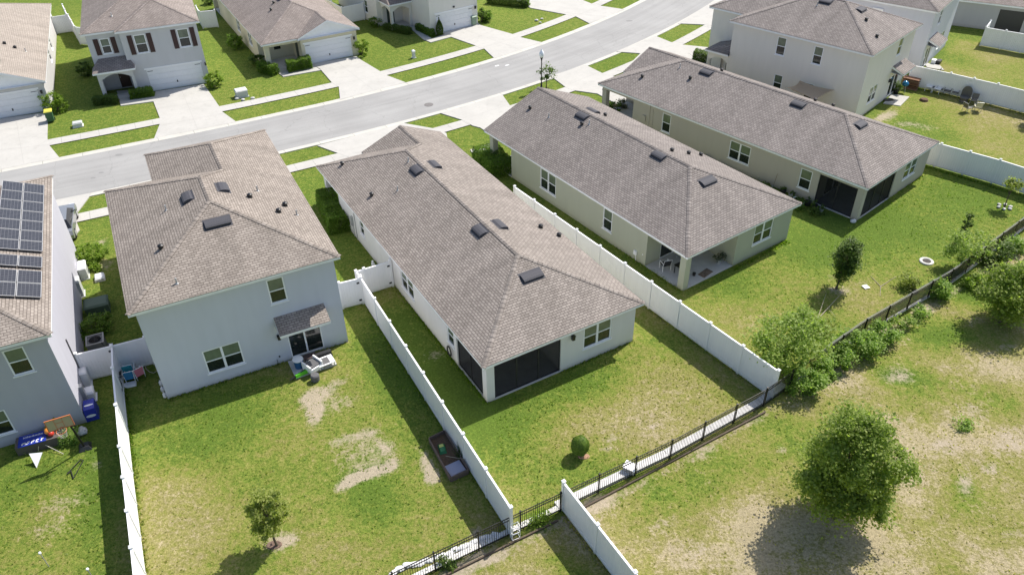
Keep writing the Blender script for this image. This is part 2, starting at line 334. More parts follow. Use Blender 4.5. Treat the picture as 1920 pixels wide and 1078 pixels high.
def setm(poly, val): 
    global dry
    k = soft(inside(poly), 3); dry = dry*(1-k)+val*k
setm(yardA, .44); setm(yardB, .38); setm(yardC, .25); setm(field, .68); setm(yardH, .24); setm(yardE, .48); setm(yardF, .52)
dry = dry+(nz-.5)*.75*np.clip(dry*2.2, .40, 1)+(nz2-.5)*.40*np.clip(dry*2.2, .45, 1)
fk = soft(inside(field), 3); dry = dry+fk*((fbm(X, Y, 2.6, 90)-.5)*1.1+(fbm(X+.7*Y, Y*1.8, 5.5, 91)-.5)*.9)
sand = np.zeros(X.shape)
def blob(F, p, r, a, ry=None, rot=0):
    dx = X-p[0]; dy = Y-p[1]; c, s_ = math.cos(rot), math.sin(rot); u = (dx*c+dy*s_)/r; v = (-dx*s_+dy*c)/(ry or r)
    return F+a*np.exp(-(u*u+v*v)**1.3)
# greener grass colour deepens the fence shadow bands; then lusher and drier zones
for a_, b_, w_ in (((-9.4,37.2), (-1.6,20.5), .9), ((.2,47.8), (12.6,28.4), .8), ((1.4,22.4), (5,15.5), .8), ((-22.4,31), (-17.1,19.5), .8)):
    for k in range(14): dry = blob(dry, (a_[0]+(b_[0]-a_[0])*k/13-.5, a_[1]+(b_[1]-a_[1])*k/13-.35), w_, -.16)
for p, r, a in [((-17.42, 28.29), 3.2, -.42), ((-13.84, 29.35), 2.6, -.35), ((-14.21, 25.73), 2.5, -.25), ((-6.95, 24.10), 1.6, -.3), ((-6.48, 22.42), 1.7, -.4), ((-15.52, 22.61), 3, .22), ((-8.70, 21.33), 3, .2), ((-15.65, 20.92), 3, .2), ((-10.41, 24.98), 2, -.18), ((-9.75, 33.46), 1.2, -.2),
                ((-6.35, 35.75), 2.5, -.5), ((-4.18, 31.55), 2.5, -.5), ((-1.75, 27.92), 2.6, -.45), ((4.58, 31.33), 2.4, -.35), ((2.72, 29.73), 2, -.35), ((8.80, 33.89), 1.6, -.3), ((3.41, 27.79), 2.0, .25), ((7.32, 28.45), 2.4, .25), ((9.79, 31.20), 2, .15), ((3.41, 24.67), 1.6, -.35), ((1.10, 24.09), 2, -.1), ((6.98, 26.27), 1.5, .2),
                ((19.46, 43.79), 3, -.3), ((25.69, 45.94), 4, -.35), ((17.25, 38.75), 2, .12), ((14.09, 39.40), 2.2, -.3), ((13.83, 35.69), 2.2, .18), ((21.45, 37.54), 2.5, .28), ((25.40, 40.80), 2, .05), ((32.87, 49.37), 3, -.25), ((18.17, 33.64), 2.4, -.2),
                ((7.69, 23.01), 2.4, -.42), ((5.61, 22.17), 2.0, -.38), ((9.68, 24.21), 2.0, -.40), ((13.52, 26.12), 1.8, -.38), ((20.89, 31.34), 1.8, -.45), ((24.29, 34.42), 1.9, -.45), ((28.18, 37.34), 1.8, -.42), ((16.34, 28.23), 1.4, -.3), ((23.56, 24.22), 1.5, -.35), ((23.57, 28.44), 1.2, -.3), ((25.01, 28.02), 1.3, -.32), ((4.94, 20.77), 1.6, .15), ((11.60, 22.04), 2.6, .2), ((17.32, 21.35), 3, .2), ((9.39, 19.88), 2, .18),
                ((-23.06, 24.62), 2.5, -.3), ((-21.42, 22.74), 1.5, .3), ((-19.45, 22.70), 2, -.2), ((-22.04, 21.05), 2, -.1), ((-1.57, 19.58), 1.5, .1),
                ((34.71, 58.94), 3, -.2), ((34.46, 62.58), 1.6, -.25), ((47.64, 75.13), 3, .1), ((45.72, 76.69), 2, -.3), ((44.27, 78.27), 2.5, -.15), ((-27.06, 42.40), 2, .2)]:
    dry = blob(dry, p, r, a)
# bare sand
for p, r, a, ry, rot in [((-10.39, 28.88), .95, 1.6, .36, 1.75), ((-10.92, 29.87), .6, 1.2, .35, 1.2), ((-10.08, 30.25), .6, .8, .35, .6), ((-9.50, 31.06), .7, .6, .35, .6), ((-9.09, 29.43), 1.0, .62, .7, .3), ((-7.91, 24.13), .55, 1.6, .22, .55), ((-7.28, 24.59), .6, 1.1, .25, .35), ((-6.42, 24.89), .6, .9, .25, .3), ((-5.94, 25.15), .3, .9, .3, .8), ((-8.66, 26.81), .7, .62, .25, .35), ((-7.39, 27.25), .6, .60, .35, .4), ((-6.33, 26.24), .4, .5, .5, .8), ((-7.47, 25.92), 1.6, .62, 1.3, .3),
                         ((-4.27, 25.24), .75, 1.3, .22, 1.95), ((-4.01, 24.42), .45, 1.6, .26, 1.95), ((-10.39, 20.87), .55, .95, .4, .3), ((-10.96, 21.38), .7, .4, .4, .3), ((-9.94, 21.02), .5, .5, .4, 0), ((-1.84, 21.24), .35, 1, .2, .5),
                         ((4.83, 26.60), .5, .8, .35, 0), ((4.57, 25.92), .35, .75, .2, 0), ((6.99, 27.34), .25, 1.4, .2, .5), ((2.18, 30.15), .3, .2, .3, 0), ((-4.43, 33.10), .7, .62, .45, 0),
                         ((24.74, 36.14), 1.0, .55, .3, .7), ((20.92, 30.70), .9, .75, .6, .4), ((23.39, 28.06), 1.2, .6, .7, .3), ((20.99, 25.78), 1.0, .85, .45, .3), ((20.94, 23.49), .8, .85, .4, 1), ((22.56, 24.25), .4, .8, .3, 0), ((13.01, 25.72), .3, .8, .3, 0), ((6.45, 21.43), .9, .6, .5, .6), ((7.85, 20.17), .8, .55, .5, .6), ((3.92, 22.20), 1.2, .45, .6, .6), ((3.49, 22.80), .6, .6, .4, .6), ((17.90, 20.51), .8, .5, .4, .4), ((21.11, 21.84), 1.0, .4, .8, .4), ((21.71, 20.70), .7, .6, .3, .4), ((24.17, 25.88), .8, .6, .6, .4), ((22.38, 33.53), .8, .45, .3, .6), ((27.19, 35.32), .8, .7, .4, .6), ((27.83, 32.92), .9, .7, .4, .6),
                         ((16.86, 29.78), .9, .4, .3, .6), ((22.05, 39.16), .6, .5, .3, 0), ((20.28, 38.38), .9, .85, .5, 0), ((21.31, 35.48), .9, .35, .4, .6), ((13.83, 35.69), 1.2, .35, .6, 0), ((23.15, 40.28), 1.3, .25, .5, 0), ((20.26, 39.79), .5, .5, .4, 0),
                         ((33.53, 63.72), 1.3, .95, .5, .9), ((32.31, 63.00), 1.0, 1.0, .35, .9), ((34.11, 61.74), 1.2, .7, .5, 0), ((35.59, 60.94), 1.2, .5, .6, 0), ((33.38, 60.00), .9, .4, .3, 0), ((40.35, 62.34), 1.6, .35, .6, 0), ((32.94, 42.09), 1.5, .4, .5, .6), ((38.13, 71.43), .5, .4, .5, 0), ((54.95, 85.12), 1, .4, .5, 0), ((48.52, 75.82), 1, .4, .5, 0),
                         ((-20.95, 23.33), 1.2, .55, .6, .2), ((-20.89, 21.86), 1.3, .5, .8, .2), ((-20.26, 25.54), .3, .8, .3, 0), ((-27.01, 42.70), .9, .55, .7, 0), ((-28.25, 45.31), .5, .7, .5, 0), ((-26.81, 41.79), .6, .4, .9, 0), ((-2.24, 19.47), 1.4, .5, .5, .6), ((-2.04, 20.11), 1.2, .45, .3, .6), ((-0.66, 19.82), .6, .4, .3, 0), ((10.62, 37.05), .5, .3, .3, 0), ((14.56, 39.96), .6, .2, .3, 0), ((21.61, 34.25), .5, .8, .3, .7), ((22.56, 34.71), .6, .6, .3, .7), ((24.33, 36.66), .6, .8, .25, .7), ((0.12, 25.75), .8, .15, .4, .5), ((0.48, 48.22), .8, .3, .4, .5)]:
    sand = blob(sand, p, r, a*.85, ry, rot); sand = blob(sand, p, r*1.9, a*.22, ry*2.1, rot)
# thin bare edges on the outside of the garden fence line
fl = [(-14,12.8), (-8.3,16.6), (-3.44,19.36), (2.0,22.3), (7.48,25.26), (14.6,29.9), (20,34.0), (27,38.6), (36,45.5), (50,57)]
for a_, b_ in zip(fl, fl[1:]):
    dx, dy = b_[0]-a_[0], b_[1]-a_[1]; LL = math.hypot(dx, dy); t_ = np.clip(((X-a_[0])*dx+(Y-a_[1])*dy)/LL**2, 0, 1)
    sd = ((X-a_[0])*dy-(Y-a_[1])*dx)/LL; dd = np.hypot(X-a_[0]-t_*dx, Y-a_[1]-t_*dy)
    on = ((X-a_[0])*dx+(Y-a_[1])*dy > 0) & ((X-a_[0])*dx+(Y-a_[1])*dy < LL*LL)
    sand += np.where(on, .65*np.exp(-((sd-.55)/.38)**2)*(.5+nz2), 0)
sand = np.clip(sand+fk*np.clip((fbm(X, Y, 3.1, 95)-.64)*2.6, 0, .32), 0, 2)
for nm, nodes_ in (('x', 0),): pass
verts = np.stack([X.ravel(), Y.ravel(), np.zeros(X.size)], 1)
hz = (fbm(X, Y, 1.3, 50)-.5)*.05
verts[:, 2] = np.where(dry.ravel() > .22, hz.ravel(), -.012)
# keep it below every slab and house floor
_sgn = np.zeros(X.shape)
i0 = np.arange(nx*(ny-1)).reshape(ny-1, nx)[:, :-1].ravel()
faces = np.stack([i0, i0+1, i0+nx+1, i0+nx], 1)
me = bpy.data.meshes.new('ground'); me.vertices.add(len(verts)); me.vertices.foreach_set('co', verts.ravel().astype(np.float32))
me.loops.add(faces.size); me.loops.foreach_set('vertex_index', faces.ravel().astype(np.int32))
me.polygons.add(len(faces)); me.polygons.foreach_set('loop_start', np.arange(0, faces.size, 4, dtype=np.int32)); me.polygons.foreach_set('loop_total', np.full(len(faces), 4, np.int32))
me.polygons.foreach_set('use_smooth', np.ones(len(faces), bool))
me.update(calc_edges=True)
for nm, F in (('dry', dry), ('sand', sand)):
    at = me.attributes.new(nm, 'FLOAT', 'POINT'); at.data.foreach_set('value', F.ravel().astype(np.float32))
m, n, b, N, L = nodes('lawn')
def noise(scale, det=4, rough=.6, src=None):
    a = N("TexNoise"); a.inputs['Scale'].default_value = scale; a.inputs['Detail'].default_value = det; a.inputs['Roughness'].default_value = rough
    L((src or tc.outputs['Object']), a.inputs['Vector']); return a.outputs['Fac']
def mrange(x, a, b_, c, d):
    r = N("MapRange"); r.inputs[1].default_value = a; r.inputs[2].default_value = b_; r.inputs[3].default_value = c; r.inputs[4].default_value = d; L(x, r.inputs[0]); return r.outputs[0]
def math_(op, x, y, z=None):
    k = N("Math"); k.operation = op
    for i, q in enumerate((x, y, z)):
        if q is None: continue
        if isinstance(q, (int, float)): k.inputs[i].default_value = q
        else: L(q, k.inputs[i])
    return k.outputs[0]
def mix(f, a, b_, bt='MIX'):
    k = N("MixRGB"); k.blend_type = bt
    for i, q in enumerate((f, a, b_)):
        if isinstance(q, (int, float)): k.inputs[i].default_value = q
        elif isinstance(q, tuple): k.inputs[i].default_value = (*q, 1)
        else: L(q, k.inputs[i])
    return k.outputs[0]
tc = N("TexCoord")
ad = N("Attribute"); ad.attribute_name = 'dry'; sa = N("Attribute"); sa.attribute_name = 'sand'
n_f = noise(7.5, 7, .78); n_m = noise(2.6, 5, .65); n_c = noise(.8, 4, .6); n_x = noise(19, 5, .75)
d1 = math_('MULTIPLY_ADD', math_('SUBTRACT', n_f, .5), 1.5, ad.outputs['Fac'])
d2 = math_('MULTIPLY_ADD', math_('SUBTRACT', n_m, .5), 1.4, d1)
rp = N("ValToRGB"); L(d2, rp.inputs[0]); e = rp.color_ramp.elements
GRASS_RAMP = [(0.0, (.100, .158, .024)), (.25, (.162, .204, .036)), (.5, (.218, .216, .060)), (.75, (.262, .236, .098)), (1.0, (.36, .305, .190))]
e[0].position, e[0].color = 0, (*GRASS_RAMP[0][1], 1); e[1].position, e[1].color = 1, (*GRASS_RAMP[-1][1], 1)
for p_, c_ in GRASS_RAMP[1:-1]: q_ = e.new(p_); q_.color = (*c_, 1)
v1 = mrange(n_f, .3, .7, .64, 1.36); v2 = mrange(n_x, .3, .7, .70, 1.30); v3 = mrange(n_c, .3, .7, .93, 1.07)
base = mix(1., rp.outputs[0], math_('MULTIPLY', math_('MULTIPLY', v1, v2), v3), 'MULTIPLY')
sandc = mix(n_m, (.36, .30, .22), (.47, .40, .31)); sandc = mix(1., sandc, mrange(n_f, .3, .7, .85, 1.12), 'MULTIPLY')
sm = mrange(math_('MULTIPLY_ADD', math_('SUBTRACT', n_f, .5), 1.9, math_('MULTIPLY_ADD', math_('SUBTRACT', n_m, .5), 1.6, sa.outputs['Fac'])), .45, 1.10, 0, .90)
L(mix(sm, base, sandc), b.inputs['Base Color'])
bp = N("Bump"); bp.inputs['Strength'].default_value = .85; bp.inputs['Distance'].default_value = .10
L(math_('MULTIPLY_ADD', n_f, .8, math_('MULTIPLY', n_x, .5)), bp.inputs['Height']); L(bp.outputs[0], b.inputs['Normal'])
b.inputs['Roughness'].default_value = .95; b.inputs['Specular IOR Level'].default_value = .1
me.materials.append(m); MATS['lawn'] = m
ground = bpy.data.objects.new('ground', me); col.objects.link(ground); tag(ground, kind='structure')
# ------------------------------------------------------------ houses
PI = math.pi; OV = .315; PT = .412
class House:
    def __init__(s, name, label, loc, a, W, mirror=False, he=2.874):
        s.W = W; s.m = mirror; s.he = he; s.zt = he-.2
        s.root = thing(name, label, 'house', (loc[0], loc[1], 0), R(a))
    def T(s, x, y, z): return (s.W-x, y, z) if s.m else (x, y, z)
    def part(s, mb, name, mats, parent=None, **k): return mb.build(name, mats, parent or s.root, T=s.T, **k)
    # a wall from A to B (outside on the right of A->B) with openings [(c0, c1, z0, z1)] measured along the wall's own axis coordinate
    def wall(s, mb, A, B, z0, z1, holes=(), depth=.10):
        A = Vector(A); B = Vector(B); d = B-A; ln = d.length; d = d/ln; n_ = Vector((d.y, -d.x)); ax = 0 if abs(d.x) > abs(d.y) else 1
        H = []
        for c0, c1, a, b_ in holes:
            q = sorted((abs(c0-A[ax]), abs(c1-A[ax]))); H.append((q[0], q[1], a, b_))
        ss = sorted({0., ln, *[h[0] for h in H], *[h[1] for h in H]}); zs = sorted({z0, z1, *[h[2] for h in H], *[h[3] for h in H]})
        P = lambda t, z, o=0: (A.x+d.x*t-n_.x*o, A.y+d.y*t-n_.y*o, z)
        for i in range(len(ss)-1):
            for j in range(len(zs)-1):
                c = (ss[i]+ss[i+1])/2; z = (zs[j]+zs[j+1])/2
                if any(h[0] < c < h[1] and h[2] < z < h[3] for h in H): continue
                mb.poly([P(ss[i], zs[j]), P(ss[i+1], zs[j]), P(ss[i+1], zs[j+1]), P(ss[i], zs[j+1])])
        for h in H:
            a, b_, e, f = h
            for q in ([(a, e), (b_, e)], [(b_, e), (b_, f)], [(b_, f), (a, f)], [(a, f), (a, e)]):
                (t0, y0), (t1, y1) = q; mb.poly([P(t0, y0), P(t0, y0, depth), P(t1, y1, depth), P(t1, y1)])
    def fr(s, A, B):   # local frame helper of a wall
        A = Vector(A); B = Vector(B); d = (B-A).normalized(); n_ = Vector((d.y, -d.x)); ax = 0 if abs(d.x) > abs(d.y) else 1
        def P(c, z, out=0.):
            t = abs(c-A[ax]); return (A.x+d.x*t+n_.x*out, A.y+d.y*t+n_.y*out, z)
        return P
    def bar(s, mb, P, c0, c1, z0, z1, o0, o1, mi=0):
        q = [P(c0, z0, o0), P(c1, z0, o0), P(c1, z0, o1), P(c0, z0, o1)]
        mb.prism([(p[0], p[1]) for p in q], z0, z1, mi)
    def window(s, A, B, c0, c1, z0, z1, units=1, trim=False, up=None, low=None, shutters=None):
        P = s.fr(A, B); mb = MB(); c0, c1 = min(c0, c1), max(c0, c1); f = .07; g_ = .055
        s.bar(mb, P, c0-.06, c1+.06, z0-.06, z0-.003, .0, .04)
        o0, o1 = -.09, -.02
        s.bar(mb, P, c0, c1, z0, z0+f, o0, o1); s.bar(mb, P, c0, c1, z1-f, z1, o0, o1)
        w_ = (c1-c0)/units; zm = z0+(z1-z0)*.5
        for k in range(units+1):
            x = c0+k*w_; a, b_ = (x, x+f) if k == 0 else ((x-f, x) if k == units else (x-f*.9, x+f*.9)); s.bar(mb, P, a, b_, z0+f, z1-f, o0, o1)
        for k in range(units): s.bar(mb, P, c0+k*w_+f, c0+(k+1)*w_-f, zm-g_/2, zm+g_/2, o0, o1-.012)
        if trim:   # raised stucco band round the opening
            t = .09
            s.bar(mb, P, c0-t, c1+t, z0-.11, z0, .0, .045); s.bar(mb, P, c0-t, c1+t, z1, z1+t*.8, .0, .03)
            s.bar(mb, P, c0-t, c0, z0, z1, .0, .03); s.bar(mb, P, c1, c1+t, z0, z1, .0, .03)
        o = s.part(mb, 'window', WHITE)
        for k in range(units):
            for (a, b_, mt, ou) in ((z0+f, zm-g_/2, low or PANE_D, -.065), (zm+g_/2, z1-f, up or PANE_G, -.055)):
                q = MB(); x0, x1 = c0+k*w_+f, c0+(k+1)*w_-f
                q.poly([P(x0, a, ou), P(x1, a, ou), P(x1, b_, ou), P(x0, b_, ou)]); s.part(q, 'pane', mt, o)
        if shutters:
            for a, b_ in ((c0-.12-.42, c0-.12), (c1+.12, c1+.12+.42)):
                q = MB(); s.bar(q, P, a, b_, z0-.04, z1+.04, .0, .04)
                for i in range(14):
                    z = z0+.03+i*(z1-z0-.06)/14; s.bar(q, P, a+.05, b_-.05, z, z+.055, .04, .052)
                s.part(q, 'shutter', shutters)
        return o
    def slope(s, mb, pts, e):   # roof polygon with uv in metres: u along eave direction e, v up the slope
        e = Vector(e); v = [Vector(p) for p in pts]; n_ = None
        n_ = (v[1]-v[0]).cross(v[2]-v[0]).normalized()
        if n_.z < 0: n_ = -n_
        up = n_.cross(e).normalized()
        if up.z < 0: up = -up
        mb.poly(pts, [(p.dot(e)+100, p.dot(up)+100) for p in v])
    def cap(s, mb, a, b_, hip=True):
        a = Vector(a); b_ = Vector(b_); d = b_-a; h = Vector((-d.y, d.x, 0)).normalized(); w_ = .15; dr = w_*PT*(.7 if hip else 1)
        up = Vector((0, 0, .03)); n = max(1, int(d.length/.3))
        for i in range(n):
            p = a+d*(i/n)+up; q = a+d*((i+1.0)/n)+up*.55
            for sg in (1, -1):
                o = h*sg*w_-Vector((0, 0, dr)); pts = [p, q, q+o, p+o]
                mb.poly([tuple(x) for x in pts], [(i*.3, 0), (i*.3+.28, 0), (i*.3+.28, .13), (i*.3, .13)])
                mb.poly([tuple(p), tuple(p+o), tuple(p+o-Vector((0, 0, .03))), tuple(p-Vector((0, 0, .03)))], [(0, 0)]*4)
    def roof(s, L, shm, F2=None, u1=None, front='gable', simple_gable=False, fascia=WHITE, gablemat=None, L2=None):
        """hip roof over u 0..W, v 0..L plus a wing u1..W reaching F2 (hip or gable), sharing the right-hand slope"""
        W, he = s.W, s.he; lf, rt, B, F = -OV, W+OV, -OV, L+OV; hw = (rt-lf)/2; um = (rt+lf)/2; zt = he+PT*hw
        mb = MB(); cp = MB(); E1, E2 = (1, 0, 0), (0, 1, 0)
        ra = (um, B+hw, zt)
        if simple_gable:
            fa = (um, F, zt)
            s.slope(mb, [(lf, B, he), (rt, B, he), ra], E1); s.slope(mb, [(lf, F, he), (lf, B, he), ra, fa], E2); s.slope(mb, [(rt, B, he), (rt, F, he), fa, ra], E2)
            for a, b_, h in (((lf, B, he), ra, 1), ((rt, B, he), ra, 1), (ra, fa, 0)): s.cap(cp, a, b_, h)
            per = [(lf, F), (lf, B), (rt, B), (rt, F)]
        else:
            fa = (um, F-hw, zt); F2 += OV; hg = (rt-u1)/2; ug = (rt+u1)/2; zg = he+PT*hg; vt = (ug, F-hg, zg)
            wr = (ug, F2-hg, zg) if front == 'hip' else (ug, F2, zg)
            s.slope(mb, [(lf, B, he), (rt, B, he), ra], E1)
            s.slope(mb, [(lf, F, he), (lf, B, he), ra, fa], E2)
            s.slope(mb, [(lf, F, he), fa, vt, (u1, F, he)], E1)
            s.slope(mb, [(rt, B, he), (rt, F2, he), wr, vt, fa, ra], E2)
            s.slope(mb, [(u1, F, he), vt, wr, (u1, F2, he)], E2)
            if front == 'hip': s.slope(mb, [(u1, F2, he), wr, (rt, F2, he)], E1)
            segs = [((lf, B, he), ra, 1), ((rt, B, he), ra, 1), (ra, fa, 0), ((lf, F, he), fa, 1), (fa, vt, 1), (vt, wr, 0)]
            if front == 'hip': segs += [((u1, F2, he), wr, 1), ((rt, F2, he), wr, 1)]
            for a, b_, h in segs: s.cap(cp, a, b_, h)
            per = [(u1, F2), (u1, F), (lf, F), (lf, B), (rt, B), (rt, F2)]
        for a, b_ in zip(per, per[1:]): mb.poly([(*a, he), (*b_, he), (*b_, he-.035), (*a, he-.035)], [(0, 0)]*4)
        r = s.part(mb, 'roof', shm); s.part(cp, 'ridge_cap', shm, r)
        fb = MB(); i = .02; z0, z1 = he-.20, he-.03
        def fas(a, b_):   # fascia board just inside the shingle edge
            a = Vector(a); b_ = Vector(b_); d = (b_-a).normalized(); n_ = Vector((-d.y, d.x))
            p = a+n_*i-d*0+d*i*0; fb.prism([tuple(a+n_*i), tuple(b_+n_*i), tuple(b_+n_*(i+.03)), tuple(a+n_*(i+.03))], z0, z1)
        P_ = per if simple_gable else per
        for a, b_ in zip(P_, P_[1:]): fas(a, b_)
        if not simple_gable and front == 'hip': fas((rt, F2), (u1, F2))
        # soffit
        zs = he-.196
        fb.poly([(lf+.05, B+.05, zs), (rt-.05, B+.05, zs), (rt-.05, F-.05, zs), (lf+.05, F-.05, zs)])
        if not simple_gable: fb.poly([(u1+.05, F-.05, zs), (rt-.05, F-.05, zs), (rt-.05, F2-.05, zs), (u1+.05, F2-.05, zs)])
        s.part(fb, 'fascia', fascia)
        if simple_gable or front == 'gable':
            gf = F if simple_gable else F2; ga, gb, gz = (lf, rt, zt) if simple_gable else (u1, rt, zg); gm = (ga+gb)/2; wv = gf-OV
            k = MB(); k.poly([(ga+OV, wv+.01, he-.19), (gb-OV, wv+.01, he-.19), (gb-OV, wv+.01, he+PT*OV-.05), (gm, wv+.01, gz-.05), (ga+OV, wv+.01, he+PT*OV-.05)])
            s.part(k, 'gable_wall', gablemat or fascia)
            q = MB()
            for (x0, zz0, x1, zz1) in ((ga, he, gm, gz), (gm, gz, gb, he)):
                for y0, y1 in ((gf-.04, gf-.01),):
                    q.poly([(x0, y1, zz0-.03), (x1, y1, zz1-.03), (x1, y1, zz1-.2), (x0, y1, zz0-.2)])
                    q.poly([(x0, y1, zz0-.2), (x1, y1, zz1-.2), (x1, y0, zz1-.2), (x0, y0, zz0-.2)])
                    q.poly([(x0, gf, zz0-.2), (x1, gf, zz1-.2), (x1, wv, zz1-.2), (x0, wv, zz0-.2)])
                    q.poly([(x0, gf, zz0), (x1, gf, zz1), (x1, gf, zz1-.034), (x0, gf, zz0-.034)])
            q.poly([(ga+.05, gf-.03, he-.2), (gb-.05, gf-.03, he-.2), (gb-.05, wv, he-.2), (ga+.05, wv, he-.2)])
            if not simple_gable: q.box(gm-.09, wv+.01, zg-.75, gm+.09, wv+.05, zg-.4)
            s.part(q, 'rake_board', fascia)
        return r
    def on_roof(s, side, u, v):
        W, he = s.W, s.he
    # small things fixed on a slope: side gives the plane
    def plane(s, side, L):
        n_ = {'L': (-PT, 0), 'R': (PT, 0), 'B': (0, -PT), 'F': (0, PT)}[side]
        def z(u, v): return s.he+PT*{'L': u+OV, 'R': s.W+OV-u, 'B': v+OV, 'F': L+OV-v}[side]
        up = {'L': (1, 0), 'R': (-1, 0), 'B': (0, 1), 'F': (0, -1)}[side]
        return z, Vector((*up, PT)).normalized(), Vector((up[1], up[0], 0)) if side in 'BF' else Vector((0, 1, 0))
    def ridge_vent(s, side, u, v, L=0, ln=1.05, bright=False):
        z, up, al = s.plane(side, L); c = Vector((u, v, z(u, v))); n_ = up.cross(al); n_ = n_ if n_.z > 0 else -n_
        mb = MB(); prof = [(-.27, .02), (-.26, .13), (-.16, .155), (.02, .145), (.20, .10), (.30, .02)]
        for (a, ha), (b_, hb) in zip(prof, prof[1:]):
            mb.poly([c+up*a+n_*ha-al*ln/2, c+up*b_+n_*hb-al*ln/2, c+up*b_+n_*hb+al*ln/2, c+up*a+n_*ha+al*ln/2])
        for sg in (-1, 1): mb.poly([c+up*a+n_*h+al*sg*ln/2 for a, h in prof])
        mb.poly([c-up*.36+n_*.012-al*(ln/2+.07), c+up*.4+n_*.012-al*(ln/2+.07), c+up*.4+n_*.012+al*(ln/2+.07), c-up*.36+n_*.012+al*(ln/2+.07)])
        s.part(mb, 'roof_vent', VENT)
    def mushroom(s, side, u, v, L=0):
        z, up, al = s.plane(side, L); mb = MB(); c = (u, v, z(u, v)-.03)
        mb.lathe([(.14, 0), (.11, .10), (.11, .14), (.155, .16), (.15, .22), (.08, .27), (0.001, .28)], 14, c); s.part(mb, 'exhaust_vent', BLACK)
    def pipe(s, side, u, v, L=0):
        z, up, al = s.plane(side, L); mb = MB(); c = (u, v, z(u, v)-.02)
        mb.lathe([(.10, 0), (.045, .06), (.04, .33), (.03, .33)], 10, c); s.part(mb, 'vent_pipe', METALG)
    def lamp(s, P, c, z):
        mb = MB(); s.bar(mb, P, c-.05, c+.05, z-.08, z+.10, 0, .03); s.bar(mb, P, c-.08, c+.08, z-.02, z+.22, .05, .20); s.bar(mb, P, c-.10, c+.10, z+.22, z+.26, .03, .22)
        s.part(mb, 'wall_lantern', BLACK)
def stucco(name, c): c = tuple(min(.84, x) for x in c); return grime(name, c, (c[0]*.62, c[1]*.60, c[2]*.52), .30, .55, .92, .5)
SH_B = shingle('shingle_grey_brown', (.230,.202,.180), (.312,.276,.248), (.105,.090,.080))
SH_A = shingle('shingle_tan', (.240,.208,.182), (.322,.282,.248), (.124,.105,.09))
SH_C = shingle('shingle_mauve_brown', (.200,.178,.166), (.272,.243,.225), (.092,.080,.073))
SH_D = shingle('shingle_taupe', (.212,.188,.175), (.285,.254,.238), (.10,.088,.08))
SH_F = shingle('shingle_far', (.240,.205,.186), (.308,.266,.244), (.13,.11,.098))
SH_P = shingle('shingle_pale', (.295,.258,.222), (.345,.302,.264), (.225,.195,.17))
BR_BROWN = mat('shutter_brown', (.045, .016, .016), .5); DOOR_BROWN = mat('door_brown', (.05, .022, .014), .45); DOOR_GREEN = mat('door_dark_green', (.03, .045, .035), .45)
GDOOR = mat('garage_white', (.78, .785, .80), .5, var=.03)
def garage_door(h, A, B, c0, c1, zt=2.15):
    P = h.fr(A, B); mb = MB(); n = 4
    for i in range(n):
        z0 = .03+i*(zt-.03)/n; z1 = .03+(i+1)*(zt-.03)/n-.012
        h.bar(mb, P, c0, c1, z0, z1, -.07, -.04)
        k = 8; w_ = (c1-c0)/k
        for j in range(k): h.bar(mb, P, c0+j*w_+.07, c0+(j+1)*w_-.07, z0+.08, z1-.08, -.04, -.027)
    o = h.part(mb, 'garage_door', GDOOR)
    q = MB(); m_ = (c0+c1)/2; h.bar(q, P, m_-.05, m_+.05, .55, .75, -.04, -.0); h.part(q, 'handle', BLACK, o)
    q = MB()
    for x0, x1 in ((c0+.06, c0+.55), (c1-.55, c1-.06)):
        h.bar(q, P, x0, x1, zt-.22, zt-.17, -.04, -.02)
    h.part(q, 'hinge', BLACK, o)
    q = MB(); h.bar(q, P, c0-.15, c1+.15, zt, zt+.14, 0, .04); h.part(q, 'garage_lintel', WHITE)
